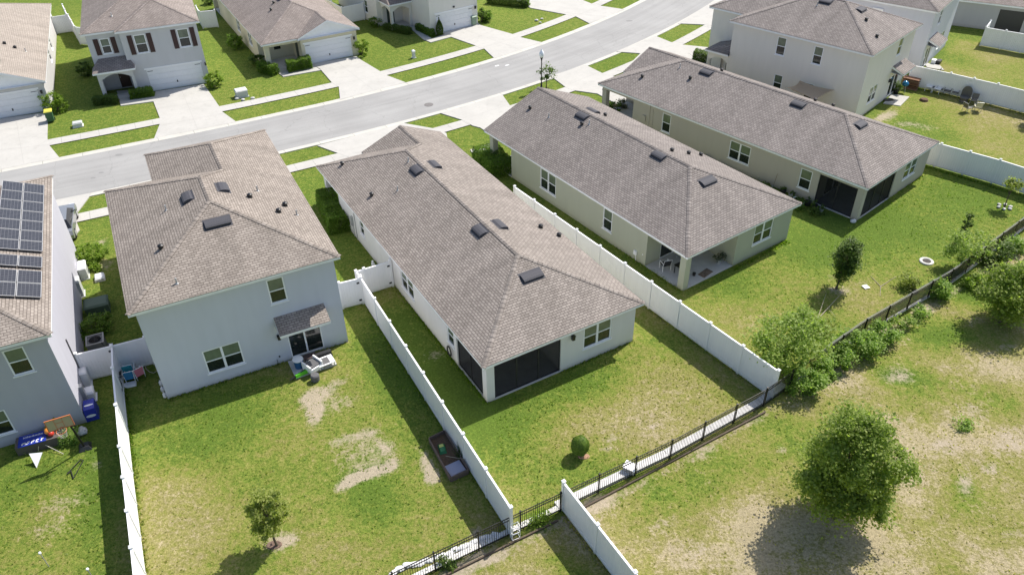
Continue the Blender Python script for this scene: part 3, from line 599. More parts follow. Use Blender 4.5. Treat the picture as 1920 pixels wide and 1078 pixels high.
def ranch(name, label, loc, a, W, L, wallm, shm, mirror=False, Lg=None, gable_front=False, wins=(), rear=(), rwins=(), screens='none', porch=(3.0, 3.0), postm=None):
    """one-storey house: covered patio cut out of the rear-left corner, porch cut out of the front-left corner"""
    h = House(name, label, loc, a, W, mirror); zt = h.zt; Lg = Lg or L
    lu, lv = 4.55, 3.35; pu, pv = porch; mb = MB(); g1 = 3.3
    wl = [(v0, v1, z0, z1) for v0, v1, z0, z1, n_ in wins]
    h.wall(mb, (0, L-pv), (0, lv), 0, zt, wl)
    h.wall(mb, (lu, 0), (W, 0), 0, zt, [(r_[0], r_[1], r_[2], r_[3]) for r_ in rear])
    h.wall(mb, (W, 0), (W, Lg), 0, zt, rwins)
    if gable_front: h.wall(mb, (W, L), (pu, L), 0, zt, [(W-1.0, W-5.9, 0, 2.15)])
    else:
        h.wall(mb, (W, Lg), (g1+.3, Lg), 0, zt, [(W-.65, W-5.55, 0, 2.15)]); h.wall(mb, (g1+.3, Lg), (g1+.3, L-.6), 0, zt)
    # patio recess, porch recess
    SLD = (lu-2.9, lu-.7, 0, 2.2)
    h.wall(mb, (0, lv), (lu, lv), 0, zt, [(1.3, 3.7, 0.05, 2.15)]); h.wall(mb, (lu, lv), (lu, 0), 0, zt)
    h.wall(mb, (pu, L-pv), (0, L-pv), 0, zt, [(1.6, 2.3, 1.0, 2.1)]); h.wall(mb, (pu+.6, L if gable_front else L-.6), (pu+.6, L-pv), 0, zt)
    h.wall(mb, (pu+.6, L-pv), (pu, L-pv), 0, zt, [])
    # header beams and corner posts
    pw = .46
    for x0, y0, x1, y1 in ((0, 0, lu, .3), (0, .3, .3, lv), (0, L-pv, .3, L-.3), (0, L-.3, pu+.6, L)): mb.box(x0+.003, y0+.003, zt-.30, x1-.003, y1-.003, zt-.002)
    h.part(mb, 'wall', wallm)
    for nm, x, y in (('patio_post', 0, 0), ('porch_column', 0, L-pw)):
        q = MB().box(x, y, 0, x+pw, y+pw, zt-.29)
        if nm == 'porch_column': q.box(x-.04, y-.04, 0, x+pw+.04, y+pw+.04, .18); q.box(x-.03, y-.03, zt-.42, x+pw+.03, y+pw+.03, zt-.34)
        h.part(q, nm, postm or wallm)
    q = MB().box(0, 0, 0, lu, lv, .07); h.part(q, 'patio_floor', CONC2)
    q = MB().box(0, L-pv, 0, pu+.6, L, .07); h.part(q, 'porch_floor', CONC2)
    P = h.fr((0, lv), (lu, lv)); q = MB()
    for c0, c1, z0, z1 in ((1.3, 3.7, .05, .11), (1.3, 3.7, 2.09, 2.15), (1.3, 1.36, .11, 2.09), (3.64, 3.7, .11, 2.09), (2.46, 2.54, .11, 2.09)): h.bar(q, P, c0, c1, z0, z1, -.08, -.02)
    o = h.part(q, 'sliding_door', WHITE); q = MB(); q.poly([P(1.36, .11, -.06), P(3.64, .11, -.06), P(3.64, 2.09, -.06), P(1.36, 2.09, -.06)]); h.part(q, 'pane', PANE_D, o)
    P = h.fr((pu, L-pv), (0, L-pv)); q = MB(); q.poly([P(1.6, 1.0, -.06), P(2.3, 1.0, -.06), P(2.3, 2.1, -.06), P(1.6, 2.1, -.06)]); h.part(q, 'porch_window', PANE_D)
    P = h.fr((pu+.6, L), (pu+.6, L-pv)); q = MB(); q.prism([(pu+.57, L-1.9), (pu+.6, L-1.9), (pu+.6, L-1.0), (pu+.57, L-1.0)], .08, 2.15); h.part(q, 'front_door', DOOR_GREEN)
    for v0, v1, z0, z1, n_ in wins: h.window((0, L-pv), (0, lv), v0, v1, z0, z1, n_)
    for r_ in rear: h.window((lu, 0), (W, 0), *r_)
    for r_ in rwins: h.window((W, 0), (W, Lg), *r_)
    gd = (L if gable_front else Lg)
    if gable_front: garage_door(h, (W, L), (pu, L), W-5.9, W-1.0)
    else: garage_door(h, (W, Lg), (g1+.3, Lg), W-5.55, W-.65)
    P = h.fr((W, gd), (0, gd)); h.lamp(P, W-.35, 1.75)
    if screens != 'none':
        # screen panels: mesh in thin dark frames on both open sides
        for A, B, c0, c1 in (((0, 0), (lu, 0), pw, lu), ((0, lv), (0, 0), pw, lv)):
            P = h.fr(A, B); q = MB(); n_ = 3 if c1-c0 > 3.5 else 2
            for k in range(n_+1):
                x = c0+(c1-c0-.05)*k/n_; h.bar(q, P, x, x+.05, .08, zt-.3, -.12, -.07)
            h.bar(q, P, c0, c1, .07, .12, -.12, -.07); h.bar(q, P, c0, c1, zt-.36, zt-.31, -.12, -.07)
            o = h.part(q, 'screen_frame', DARK)
            q = MB(); q.poly([P(c0, .1, -.095), P(c1, .1, -.095), P(c1, zt-.3, -.095), P(c0, zt-.3, -.095)]); h.part(q, 'screen_mesh', SCREEN, o)
    if gable_front: h.roof(L, shm, simple_gable=True, gablemat=wallm)
    else: h.roof(L, shm, F2=Lg, u1=g1, front='gable', gablemat=WHITE if wallm.name != 'x' else wallm)
    h.L = L; return h
def two_storey(name, label, loc, a, W, L, wallm, shm, mirror=False, L2=16.55, u1=2.35, wf='hip', left=(), rear=(), right=(), awning=True, side_m=None, slider=True, porch=True):
    h = House(name, label, loc, a, W, mirror, he=6.06); zt = h.zt; mb = MB(); uw = u1+OV
    h.wall(mb, (0, L), (0, 0), 0, zt, [x[:4] for x in left])
    hol = [x[:4] for x in rear]+([(6.7, 8.55, .12, 2.12)] if slider else [])
    h.wall(mb, (0, 0), (W, 0), 0, zt, hol)
    h.wall(mb, (W, 0), (W, L2), 0, zt, [x[:4] for x in right]); h.wall(mb, (W, L2), (uw, L2), 0, zt, [(W-.6, W-5.5, 0, 2.15)]); h.wall(mb, (uw, L2), (uw, L), 0, zt); h.wall(mb, (uw, L), (0, L), 0, zt)
    h.part(mb, 'wall', wallm)
    for x in left: h.window((0, L), (0, 0), *x)
    for x in rear: h.window((0, 0), (W, 0), *x)
    garage_door(h, (W, L2), (uw, L2), W-5.5, W-.6)
    if slider:
        P = h.fr((0, 0), (W, 0)); q = MB(); c0, c1, z0, z1 = 6.7, 8.55, .12, 2.12; f = .055
        for a_ in ((c0, c1, z0, z0+f), (c0, c1, z1-f, z1), (c0, c0+f, z0+f, z1-f), (c1-f, c1, z0+f, z1-f), ((c0+c1)/2-f, (c0+c1)/2+f*.6, z0+f, z1-f)): h.bar(q, P, *a_, -.09, .0)
        o = h.part(q, 'sliding_door', WHITE)
        for x0, x1 in ((c0+f, (c0+c1)/2-f), ((c0+c1)/2+f, c1-f)):
            q = MB(); q.poly([P(x0, z0+f, -.06), P(x1, z0+f, -.06), P(x1, z1-f, -.06), P(x0, z1-f, -.06)]); h.part(q, 'pane', PANE_D, o)
        h.lamp(P, 6.25, 1.75)
    if awning:
        q = MB(); x0, x1, y1, za, zb = 6.22, 8.98, -1.12, 3.17, 2.70
        h.slope(q, [(x0, y1, zb), (x1, y1, zb), (x1, -.002, za), (x0, -.002, za)], (1, 0, 0)); o = h.part(q, 'awning_roof', shm)
        q = MB(); q.box(x0, y1, zb-.16, x1, y1+.03, zb-.01)
        for x in (x0, x1): q.poly([(x, y1, zb-.02), (x, -.002, za-.02), (x, -.002, za-.2), (x, y1, zb-.16)])
        q.poly([(x0, y1, zb-.14), (x1, y1, zb-.14), (x1, -.002, zb-.1), (x0, -.002, zb-.1)])
        h.part(q, 'awning_fascia', WHITE, o)
    h.roof(L, shm, F2=L2, u1=u1, front='hip')
    if porch:   # hipped entrance porch with a flat arch in the front-left notch
        v1 = L+2.2; q = MB().prism([(uw-.03, L+.45), (uw-.003, L+.45), (uw-.003, L+1.5), (uw-.03, L+1.5)], .08, 2.25); h.part(q, 'front_door', DOOR_GREEN); arch_porch(h, 0, uw-.01, L, v1, wallm, shm, side='L')
    h.L = L; return h
def arch_wall(mb, P, c0, c1, z0, z1, a0, a1, zs, rise, o=0., th=.25):
    """wall strip c0..c1 with an arched opening a0..a1 springing at zs"""
    n = 10; A = [(a0+(a1-a0)*i/n, zs+rise*math.sin(PI*i/n)) for i in range(n+1)]
    for oo in (o, o-th):
        mb.poly([P(c0, z0, oo), P(a0, z0, oo), P(a0, z1, oo), P(c0, z1, oo)]); mb.poly([P(a1, z0, oo), P(c1, z0, oo), P(c1, z1, oo), P(a1, z1, oo)])
        for (x0, y0), (x1, y1) in zip(A, A[1:]): mb.poly([P(x0, y0, oo), P(x1, y1, oo), P(x1, z1, oo), P(x0, z1, oo)])
    for (x0, y0), (x1, y1) in zip(A, A[1:]): mb.poly([P(x0, y0, o), P(x1, y1, o), P(x1, y1, o-th), P(x0, y0, o-th)])
    for x in (c0, a0, a1, c1): mb.poly([P(x, z0, o), P(x, zs, o), P(x, zs, o-th), P(x, z0, o-th)])
def arch_porch(h, u0, u1, v0, v1, wallm, shm, side='L', zt=2.75, zr=3.75):
    mb = MB(); P = h.fr((u1, v1), (u0, v1)); w_ = .38
    w_ = .30; arch_wall(mb, P, u0, u1, 0, zt, u0+w_, u1-w_*.9, 2.02, .42)
    P2 = h.fr((u0, v1), (u0, v0)); arch_wall(mb, P2, v0, v1-.001, 0, zt, v0+w_*.5, v1-w_*.9, 2.02, .38)
    o = h.part(mb, 'porch_arch', wallm)
    q = MB(); e = .28
    b = [(u0-e, v1+e), (u1+e, v1+e), (u1+e, v0), (u0-e, v0)]
    ta, tb = (u0+e+.2, v0+.02, zr), (u1+e-.35, v0+.02, zr)
    q.poly([(*b[0], zt+.15), (*b[1], zt+.15), tb, ta], [(0, 0), (3, 0), (2.6, 1.6), (.4, 1.6)])
    q.poly([(*b[3], zt+.15), (*b[0], zt+.15), ta], [(0, 0), (2, 0), (1.9, 1)])
    q.poly([(*b[1], zt+.15), (*b[2], zt+.15), tb], [(0, 0), (2, 0), (0.1, 1)])
    r = h.part(q, 'porch_roof', shm)
    q = MB(); q.box(u0-e, v1+e-.03, zt-.02, u1+e, v1+e, zt+.14); q.box(u0-e, v0+.003, zt-.02, u0-e+.03, v1+e-.03, zt+.14); q.box(u1+e-.03, v0+.003, zt-.02, u1+e, v1+e-.03, zt+.14)
    q.poly([(u0-e, v0+.003, zt), (u1+e, v0+.003, zt), (u1+e, v1+e, zt), (u0-e, v1+e, zt)]); h.part(q, 'porch_fascia', WHITE, r)
    q = MB().box(u0, v0, 0, u1, v1, .07); h.part(q, 'porch_floor', CONC2)

W_B = stucco('stucco_pale_grey', (.68, .67, .645)); W_C = stucco('stucco_sage', (.435, .445, .345)); W_D = stucco('stucco_beige', (.50, .455, .385)); W_A = stucco('stucco_light_grey', (.585, .60, .665))
W_E = stucco('stucco_cream', (.74, .70, .64)); W_H = stucco('stucco_blue_grey', (.46, .46, .51)); W_Q = stucco('stucco_grey_white', (.56, .555, .565)); W_R = stucco('stucco_yellow_cream', (.64, .59, .44)); W_S = stucco('stucco_off_white', (.74, .71, .66))
W_P = stucco('stucco_grey', (.55, .54, .53)); W_G = stucco('stucco_mid_grey', (.45, .44, .44)); W_F = stucco('stucco_blue_white', (.60, .61, .67))
hB = ranch('ranch_house', 'single storey pale grey house with dark screened corner patio, centre of the picture', (-1.385, 29.234), 29.897, 9.5, 24.4, W_B, SH_B, Lg=24.7,
    wins=[(8.95, 10.75, .82, 2.3, 2), (3.68, 4.5, 1.0, 2.3, 1), (16.75, 17.5, 1.0, 2.2, 1)], rear=[(6.02, 7.88, .95, 2.45, 2)], screens='dark', porch=(3.0, 3.0))
hC = ranch('ranch_house', 'single storey sage green house with open corner patio, left of the beige house', (10.543, 38.584), 34.82, 9.889, 21.15, W_C, SH_C, gable_front=True,
    wins=[(12.75, 14.6, .8, 2.42, 2), (6.7, 7.62, .82, 2.42, 1)], rear=[(6.2, 8.0, .92, 2.42, 2)], porch=(3.0, 2.9))
hD = ranch('ranch_house', 'single storey beige house with screened corner patio, before the cream two storey house', (24.157, 46.349), 40.706, 9.697, 24.46, W_D, SH_D, Lg=24.76,
    wins=[(9.1, 11.0, .8, 2.3, 2), (3.9, 4.85, .75, 2.3, 1), (16.8, 17.7, .75, 2.36, 1)], rear=[(6.0, 7.85, .95, 2.3, 2)], screens='dark', porch=(3.0, 3.6))
hA = two_storey('two_storey_house', 'two storey light grey house with a small awning over its sliding door, tan roof', (-18.389, 29.937), 26.465, 9.933, 12.94, W_A, SH_A,
    rear=[(6.3, 7.19, 4.04, 5.6, 1), (2.3, 4.23, .8, 2.36, 2)], L2=16.9, u1=2.4)
hE = two_storey('two_storey_house', 'two storey cream house with arched porch behind the beige single storey house', (29.715, 62.296), 45.82, 9.754, 12.65, W_E, SH_D,
    left=[(7.37, 8.25, 4.0, 5.6, 1), (3.96, 4.8, 4.02, 5.57, 1), (7.06, 7.9, .75, 2.28, 1), (4.08, 4.93, .75, 2.28, 1)], rear=[(6.3, 7.19, 4.04, 5.6, 1), (2.1, 3.72, .93, 2.4, 2)], L2=16.3, u1=2.1)
hH = two_storey('two_storey_house', 'two storey blue-grey house with solar panels on its roof at the left edge', (-30.482, 24.494), 24.535, 9.3, 12.94, W_H, SH_A,
    rear=[(7.36, 8.26, 4.0, 5.56, 1), (5.4, 6.3, .75, 2.25, 1)], L2=16.5, u1=2.3, awning=False, slider=False)
hF = two_storey('two_storey_house', 'two storey blue-white house seen edge on behind the cream two storey house', (39.77, 72.9), 50.7, 9.6, 12.7, W_F, SH_D, mirror=True,
    rear=[(6.3, 7.19, 4.04, 5.6, 1), (2.3, 4.1, .8, 2.36, 2)], L2=16.3, u1=2.3)
# ---- across the street
hR = ranch('ranch_house', 'single storey cream house with a front gable over its white garage door, across the street', (-27.6, 102.3), 208.9, 9.5, 24.4, W_R, SH_F, mirror=True, Lg=24.7,
    wins=[(17.5, 19.0, .9, 2.2, 2), (12.5, 14.0, .9, 2.2, 2)], porch=(3.0, 3.0))
hP = ranch('ranch_house', 'single storey grey house with pale roof, cut by the left edge across the street', (-51.9, 90.4), 203.8, 9.5, 24.4, W_P, SH_P, mirror=True, Lg=24.7, porch=(3.0, 3.0), rwins=[(9.2, 10.3, .9, 2.2), (13.0, 14.2, .9, 2.2)])
def far_two(name, label, loc, a, W, L, L2, uw, wallm, shm, wins, gar, porch, rear=()):
    """two-storey house seen from the street: garage block 0..uw comes forward to L2, entrance porch in the notch"""
    h = House(name, label, loc, a, W, True, he=6.06); zt = h.zt; mb = MB(); g = W-uw
    fw = [w_ for w_ in wins if w_[0] == 'g']; fm = [w_ for w_ in wins if w_[0] == 'm']; lw = [w_ for w_ in wins if w_[0] == 'l']
    h.wall(mb, (0, L), (0, 0), 0, zt, [w_[1:5] for w_ in lw]); h.wall(mb, (0, 0), (W, 0), 0, zt); h.wall(mb, (W, 0), (W, L2), 0, zt)
    h.wall(mb, (W, L2), (g, L2), 0, zt, [w_[1:5] for w_ in fw]+[(gar[0], gar[1], 0, 2.15)]); h.wall(mb, (g, L2), (g, L), 0, zt)
    pz = porch[2]
    h.wall(mb, (g, L), (0, L), 0 if not porch[3] else 2.6, zt, [w_[1:5] for w_ in fm])
    h.part(mb, 'wall', wallm)
    for w_ in fw: h.window((W, L2), (g, L2), *w_[1:5], 1, shutters=w_[5])
    for w_ in fm: h.window((g, L), (0, L), *w_[1:5], 1, shutters=w_[5])
    for w_ in lw: h.window((0, L), (0, 0), *w_[1:5], 1)
    garage_door(h, (W, L2), (g, L2), gar[0], gar[1])
    P = h.fr((W, L2), (g, L2)); h.lamp(P, gar[1]+.45, 1.8)
    h.roof(L, shm, F2=L2, u1=g-OV, front='hip')
    h.L = L; return h
# local u is mirrored: 0 = left side of the facade seen from the street ... W = right side
hQ = far_two('two_storey_house', 'two storey grey house with dark brown shutters and front door, across the street', (-34.35, 86.3), 202.4, 9.6, 12.9, 13.5, 6.75, W_Q, SH_F,
    [('m', 1.05, 1.85, 3.95, 5.35, BR_BROWN), ('g', 3.95, 4.95, 3.75, 5.45, BR_BROWN), ('g', 7.75, 8.75, 3.75, 5.45, BR_BROWN)], (4.2, 9.1), (0, 2.8, 1.2, True))
if True:
    h = hQ; g = 9.6-6.75
    mb = MB(); h.wall(mb, (g, 11.4), (0, 11.4), 0, 2.6, [(1.55, 2.5, .08, 2.2)]); h.wall(mb, (g, 12.9), (g, 11.4), 0, 2.6); h.wall(mb, (0, 11.4), (0.001, 11.4), 0, .01)
    mb.poly([(0, 11.4, 2.6), (g, 11.4, 2.6), (g, 12.9, 2.6), (0, 12.9, 2.6)]); h.part(mb, 'entry_wall', W_Q)
    P = h.fr((g, 11.4), (0, 11.4)); q = MB(); h.bar(q, P, 1.55, 2.5, .08, 2.2, -.09, -.04)
    for z0, z1 in ((.25, .85), (1.0, 2.05)):
        for x in (1.65, 2.07): h.bar(q, P, x, x+.33, z0, z1, -.04, -.025)
    o = h.part(q, 'front_door', DOOR_BROWN); q = MB(); h.bar(q, P, 1.62, 1.68, 1.05, 1.15, -.04, .01); h.part(q, 'handle', METALG, o)
    arch_porch(h, 0.0, g+.25, 12.9, 14.15, W_Q, SH_F, zt=2.65, zr=3.6)
hS = far_two('two_storey_house', 'two storey off-white house with arched corner porch, cut by the top edge', (-10.93, 100.6), 214.5, 9.4, 13.0, 13.45, 6.2, W_S, SH_F,
    [('l', 6.6, 7.3, .9, 2.3), ('l', 6.6, 7.3, 3.6, 5.0)], (4.1, 8.9), (0, 2.8, 1.2, False)) if False else None
def house_S():
    h = House('two_storey_house', 'two storey off-white house with arched corner porch, cut by the top edge', (0, 0), 214.5, 9.4, True, he=6.06)
    a = R(214.5); ux = Vector((math.cos(a), math.sin(a))); vx = Vector((-math.sin(a), math.cos(a))); P0 = Vector((-3.38, 89.76)); L2 = 17.0
    o = P0-vx*L2; h.root.location = (o.x, o.y, 0); W = 9.4; g = 3.2; zt = h.zt; L = 10.6; L0 = 8.6
    mb = MB()
    h.wall(mb, (0, L), (0, 0), 0, zt, [(7.4, 8.2, .85, 2.3), (7.4, 8.2, 3.7, 5.1)]); h.wall(mb, (0, 0), (W, 0), 0, zt); h.wall(mb, (W, 0), (W, L2), 0, zt)
    h.wall(mb, (W, L2), (g, L2), 0, zt, [(3.95, 8.75, 0, 2.15)]); h.wall(mb, (g, L2), (g, L), 0, zt); h.wall(mb, (g, L), (0, L), 0, zt)
    h.part(mb, 'wall', W_S)
    h.window((0, L), (0, 0), 7.4, 8.2, .85, 2.3); h.window((0, L), (0, 0), 7.4, 8.2, 3.7, 5.1)
    garage_door(h, (W, L2), (g, L2), 3.95, 8.75)
    P = h.fr((W, L2), (g, L2)); h.lamp(P, 9.08, 1.9); q = MB(); h.bar(q, P, 6.2, 6.4, 2.5, 2.66, 0, .12); h.part(q, 'flood_light', BLACK)
    q = MB(); q.prism([(1.2, L), (2.1, L), (2.1, L+.03), (1.2, L+.03)], .1, 2.2); h.part(q, 'front_door', DOOR_GREEN)
    arch_porch(h, .55, g-.003, L, L+2.3, W_S, SH_F, zt=2.75, zr=3.8)
    h.roof(L, SH_F, F2=L2, u1=g-OV, front='hip')
house_S()
# ---- the mid grey single-storey house in the top right corner
hG = House('ranch_house', 'single storey mid grey house in the top right corner', (0, 0), 61.4, 9.6, False)
if True:
    h = hG; a = R(61.4); p = Vector((55.90, 83.17)); vx = Vector((-math.sin(a), math.cos(a))); o = p-vx*.2; h.root.location = (o.x, o.y, 0)
    mb = MB(); L = 19.0; zt = h.zt
    h.wall(mb, (0, L), (0, 0), 0, zt, [(.9, 3.4, .1, 2.3), (7.6, 8.3, .9, 2.2)]); h.wall(mb, (0, 0), (9.6, 0), 0, zt); h.wall(mb, (9.6, 0), (9.6, L), 0, zt); h.wall(mb, (9.6, L), (0, L), 0, zt)
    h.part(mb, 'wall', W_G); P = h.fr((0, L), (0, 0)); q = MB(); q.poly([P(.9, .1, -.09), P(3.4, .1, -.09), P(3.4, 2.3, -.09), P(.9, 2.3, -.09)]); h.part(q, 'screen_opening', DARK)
    h.window((0, L), (0, 0), 7.6, 8.3, .9, 2.2)
    h.roof(L, SH_F, simple_gable=True, gablemat=W_G)
# ---- roof fittings
for u, v in ((4.28, 16.97), (4.28, 8.25)): hB.ridge_vent('L', u-.05, v)
for u, v in ((5.65, 17.35), (5.6, 8.45)): hB.ridge_vent('R', u+.1, v)
hB.ridge_vent('B', 4.75, 3.3, ln=1.25)
for u, v in ((1.07, 22.81), (1.15, 17.58)): hB.mushroom('L', u, v)
for u, v in ((8.63, 8.53), (9.3, 7.48)): hB.mushroom('R', u, v)
for u, v in ((4.29, 18.36), (2.54, 16.35)): hB.pipe('L', u, v)
hA.ridge_vent('L', 3.95, 6.58, ln=1.0); hA.ridge_vent('R', 5.9, 6.7, ln=1.0); hA.ridge_vent('B', 4.97, 3.45, ln=1.3)
hA.mushroom('L', 1.96, 3.38); hA.pipe('L', 2.74, 6.71); hA.pipe('B', 2.22, .64)
for u, v in ((7.12, 5.86), (8.82, 5.22), (8.28, 4.3)): hA.mushroom('R', u, v)
for u, v in ((7.71, 6.84), (9.2, 4.18)): hA.pipe('R', u, v)
for u, v in ((4.5, 15.44), (4.55, 7.43)): hC.ridge_vent('L', u, v)
hC.ridge_vent('B', 5.15, 3.5, ln=1.2)
for u, v in ((3.03, 19.94), (3.89, 14.73)): hC.mushroom('L', u, v)
for u, v in ((3.16, 17.74), (4.2, 14.27)): hC.pipe('L', u, v)
hC.ridge_vent('R', 6.2, 16.2)
for u, v in ((6.65, 15.3), (6.3, 7.92), (7.91, 7.8), (9.28, 7.85)): hC.mushroom('R', u, v)
for u, v in ((4.3, 16.99), (4.25, 8.36)): hD.ridge_vent('L', u, v)
hD.ridge_vent('B', 4.93, 3.6); hD.mushroom('L', 1.78, 21.63); hD.mushroom('L', 3.22, 17.74); hD.pipe('L', 3.94, 19.43)
for u, v in ((5.98, 16.67), (8.11, 9.06), (9.6, 8.2)): hD.mushroom('R', u, v)
hE.ridge_vent('L', 4.3, 6.45); hE.ridge_vent('B', 5.13, 3.54); hE.mushroom('B', 4.0, 2.5); hE.mushroom('B', 2.66, .82); hE.pipe('L', 3.64, 6.89)
hQ.ridge_vent('R', 6.6, 9.0); hQ.pipe('F', 2.6, 11.4, 12.9)
for u, v in ((1.2, 20.5), (1.9, 19.2), (2.4, 17.3)): hR.mushroom('L', u+1.5, v-2)
hR.ridge_vent('L', 4.2, 17.0); hP.mushroom('R', 6.6, 17.0); hP.mushroom('R', 7.4, 17.6); hP.pipe('R', 8.2, 18)
# solar array on the blue-grey house: each panel on its own
PVM, n, b, N, L_ = nodes('solar_cells')
uvn = N("UVMap"); br = N("TexBrick"); br.offset = 0; br.inputs['Scale'].default_value = 1; br.inputs['Brick Width'].default_value = .165; br.inputs['Row Height'].default_value = .165; br.inputs['Mortar Size'].default_value = .008
br.inputs['Color1'].default_value = (.030, .030, .036, 1); br.inputs['Color2'].default_value = (.040, .040, .046, 1); br.inputs['Mortar'].default_value = (.12, .12, .13, 1)
L_(uvn.outputs[0], br.inputs['Vector']); L_(br.outputs['Color'], b.inputs['Base Color']); b.inputs['Roughness'].default_value = .25
PVF = mat('panel_frame', (.42, .42, .42), .45, metal=.3)
z_, up_, al_ = hH.plane('R', 0)
def solar(v0, v1, col_, row_w=1.06):
    # col_ 0 = lower panel near the eave, 1 = upper
    s0 = .42+col_*1.08; s1 = s0+1.05
    def P(v, s_, o): c = Vector((hH.W+OV, v, hH.he))+up_*s_; nn = Vector((PT, 0, 1)).normalized(); return c+nn*o
    q = MB(); f = .028
    q.poly([P(v0+f, s0+f, .155), P(v1-f, s0+f, .155), P(v1-f, s1-f, .155), P(v0+f, s1-f, .155)], [(0, 0), (v1-v0, 0), (v1-v0, 1.0), (0, 1.0)], 0)
    for a_, b_, c_, d_ in ((v0, v1, s0, s0+f), (v0, v1, s1-f, s1), (v0, v0+f, s0+f, s1-f), (v1-f, v1, s0+f, s1-f)):
        T_ = [P(a_, c_, .16), P(b_, c_, .16), P(b_, d_, .16), P(a_, d_, .16)]; q.poly(T_, None, 1)
    q.poly([P(v0, s0, .16), P(v1, s0, .16), P(v1, s0, .11), P(v0, s0, .11)], None, 1); q.poly([P(v0, s1, .16), P(v1, s1, .16), P(v1, s1, .11), P(v0, s1, .11)], None, 1)
    q.poly([P(v0, s0, .16), P(v0, s1, .16), P(v0, s1, .11), P(v0, s0, .11)], None, 1); q.poly([P(v1, s0, .16), P(v1, s1, .16), P(v1, s1, .11), P(v1, s0, .11)], None, 1)
    hH.part(q, 'solar_panel', [PVM, PVF])
row_edges = [15.0, 13.78, 12.62, 11.42, 10.28, 9.15, 8.02, 7.0]
for a_, b_ in zip(row_edges, row_edges[1:]):
    for c_ in (0, 1): solar(b_+.02, a_-.02, c_)
for a_, b_ in ((6.45, 5.35), (5.0, 3.78), (3.78, 2.52)):
    for c_ in (0, 1): solar(b_+.02, a_-.02, c_)
# side details of the nearest houses
def on(h, x, y, z=0): 
    a = h.root.rotation_euler.z; x = (h.W-x) if h.m else x
    return (h.root.location.x+x*math.cos(a)-y*math.sin(a), h.root.location.y+x*math.sin(a)+y*math.cos(a), z)
P = hB.fr((0, 21.4), (0, 3.35)); q = MB(); hB.bar(q, P, 18.75, 18.95, .9, 1.6, 0, .14); hB.bar(q, P, 18.83, 18.87, 0, .9, 0, .05); hB.bar(q, P, 18.3, 18.34, 0, 2.5, 0, .05); hB.part(q, 'meter_box', METALG)
q = MB(); hB.bar(q, P, 12.25, 12.33, 0, 2.65, 0, .06); hB.part(q, 'downpipe', WHITE)
P = hB.fr((4.55, 0), (9.5, 0)); hB.lamp(P, 5.25, 2.1)
P = hC.fr((0, 18.2), (0, 3.35)); q = MB(); hC.bar(q, P, 4.15, 4.4, .45, .75, 0, .10); hC.bar(q, P, 4.2, 4.23, 0, .45, 0, .03); hC.bar(q, P, 3.6, 3.66, .75, .82, 0, .03); hC.part(q, 'outdoor_socket', WHITE)
P = hD.fr((0, 20.8), (0, 3.35)); q = MB(); hD.bar(q, P, 19.0, 19.06, 0, 2.6, 0, .05); hD.bar(q, P, 18.65, 18.69, 0, 2.3, 0, .04); hD.bar(q, P, 19.4, 19.7, 1.0, 1.5, 0, .12); hD.part(q, 'meter_box', W_D)
P = hA.fr((0, 0), (9.933, 0)); q = MB(); hA.bar(q, P, 6.0, 6.08, .45, .55, 0, .03); hA.bar(q, P, 5.86, 5.88, 0, .35, 0, .05); hA.part(q, 'wall_tap', BLACK)
P = hH.fr((9.3, 0), (9.3, 16.5)); q = MB(); hH.bar(q, P, 1.3, 1.6, .4, 1.3, 0, .18); hH.part(q, 'meter_box', METALG)
for v_, z0_, z1_ in ((3.2, .0, 3.1),):
    q = MB(); hH.bar(q, P, v_, v_+.07, z0_, z1_, 0, .06); hH.part(q, 'conduit', mat('conduit_grey', (.12,.12,.12), .6))
# ------------------------------------------------------------ white vinyl fences: posts, panels
def vinyl(label, P, h=1.93, bay=2.42, group=None, gates=()):
    t = thing('vinyl_fence', label, 'fence', (P[0][0], P[0][1], 0), 0, group); o = Vector(P[0])
    k = 0
    for (a, b_) in zip(P, P[1:]):
        a = Vector(a)-o; b_ = Vector(b_)-o; d = b_-a; n_ = max(1, round(d.length/bay)); d = d/n_; u = d.normalized(); w_ = Vector((-u.y, u.x)); an = math.atan2(u.y, u.x)
        for i in range(n_+1):
            if i == 0 and k: continue
            p = a+d*i; q = MB(); q.box(-.065, -.065, 0, .065, .065, h+.07); q.prism([(-.085, -.085), (.085, -.085), (.085, .085), (-.085, .085)], h+.07, h+.10); q.prism([(-.075, -.075), (.075, -.075), (.075, .075), (-.075, .075)], h+.10, h+.15, top=[(-.01, -.01), (.01, -.01), (.01, .01), (-.01, .01)])
            q.build('post', VINYL, t, loc=(p.x, p.y, 0), rz=an)
        for i in range(n_):
            p = a+d*i; L_ = d.length; q = MB(); x0, x1 = .066, L_-.066
            q.box(x0, -.045, .06, x1, .045, .2); q.box(x0, -.045, h-.14, x1, .045, h)
            nb = max(1, int((x1-x0)/.155)); bw = (x1-x0)/nb
            for j in range(nb): q.box(x0+j*bw+.003, -.02, .2, x0+(j+1)*bw-.003, .02, h-.14)
            gate = (k, i) in gates
            if gate:
                dd = Vector((x1-x0-.1, h-.5)); c, s_ = dd.normalized(); 
                q.poly([(x0+.05, -.03, .2), (x0+.13, -.03, .2), (x1-.05, -.03, h-.14), (x1-.13, -.03, h-.14)]); q.poly([(x0+.05, .03, .2), (x0+.13, .03, .2), (x1-.05, .03, h-.14), (x1-.13, .03, h-.14)])
            pn = q.build('gate' if gate else 'panel', VINYL, t, loc=(p.x, p.y, 0), rz=an)
            if gate:
                g = MB()
                for z in (.35, h-.3): g.box(x1-.16, -.06, z-.05, x1+.02, .06, z+.05)
                g.build('hinge', BLACK, pn)
        k += 1
    return t
vinyl('long white vinyl fence left of the centre house, beside the dark timber raised bed', [(-9.05, 37.95), (-.22, 21.05)])
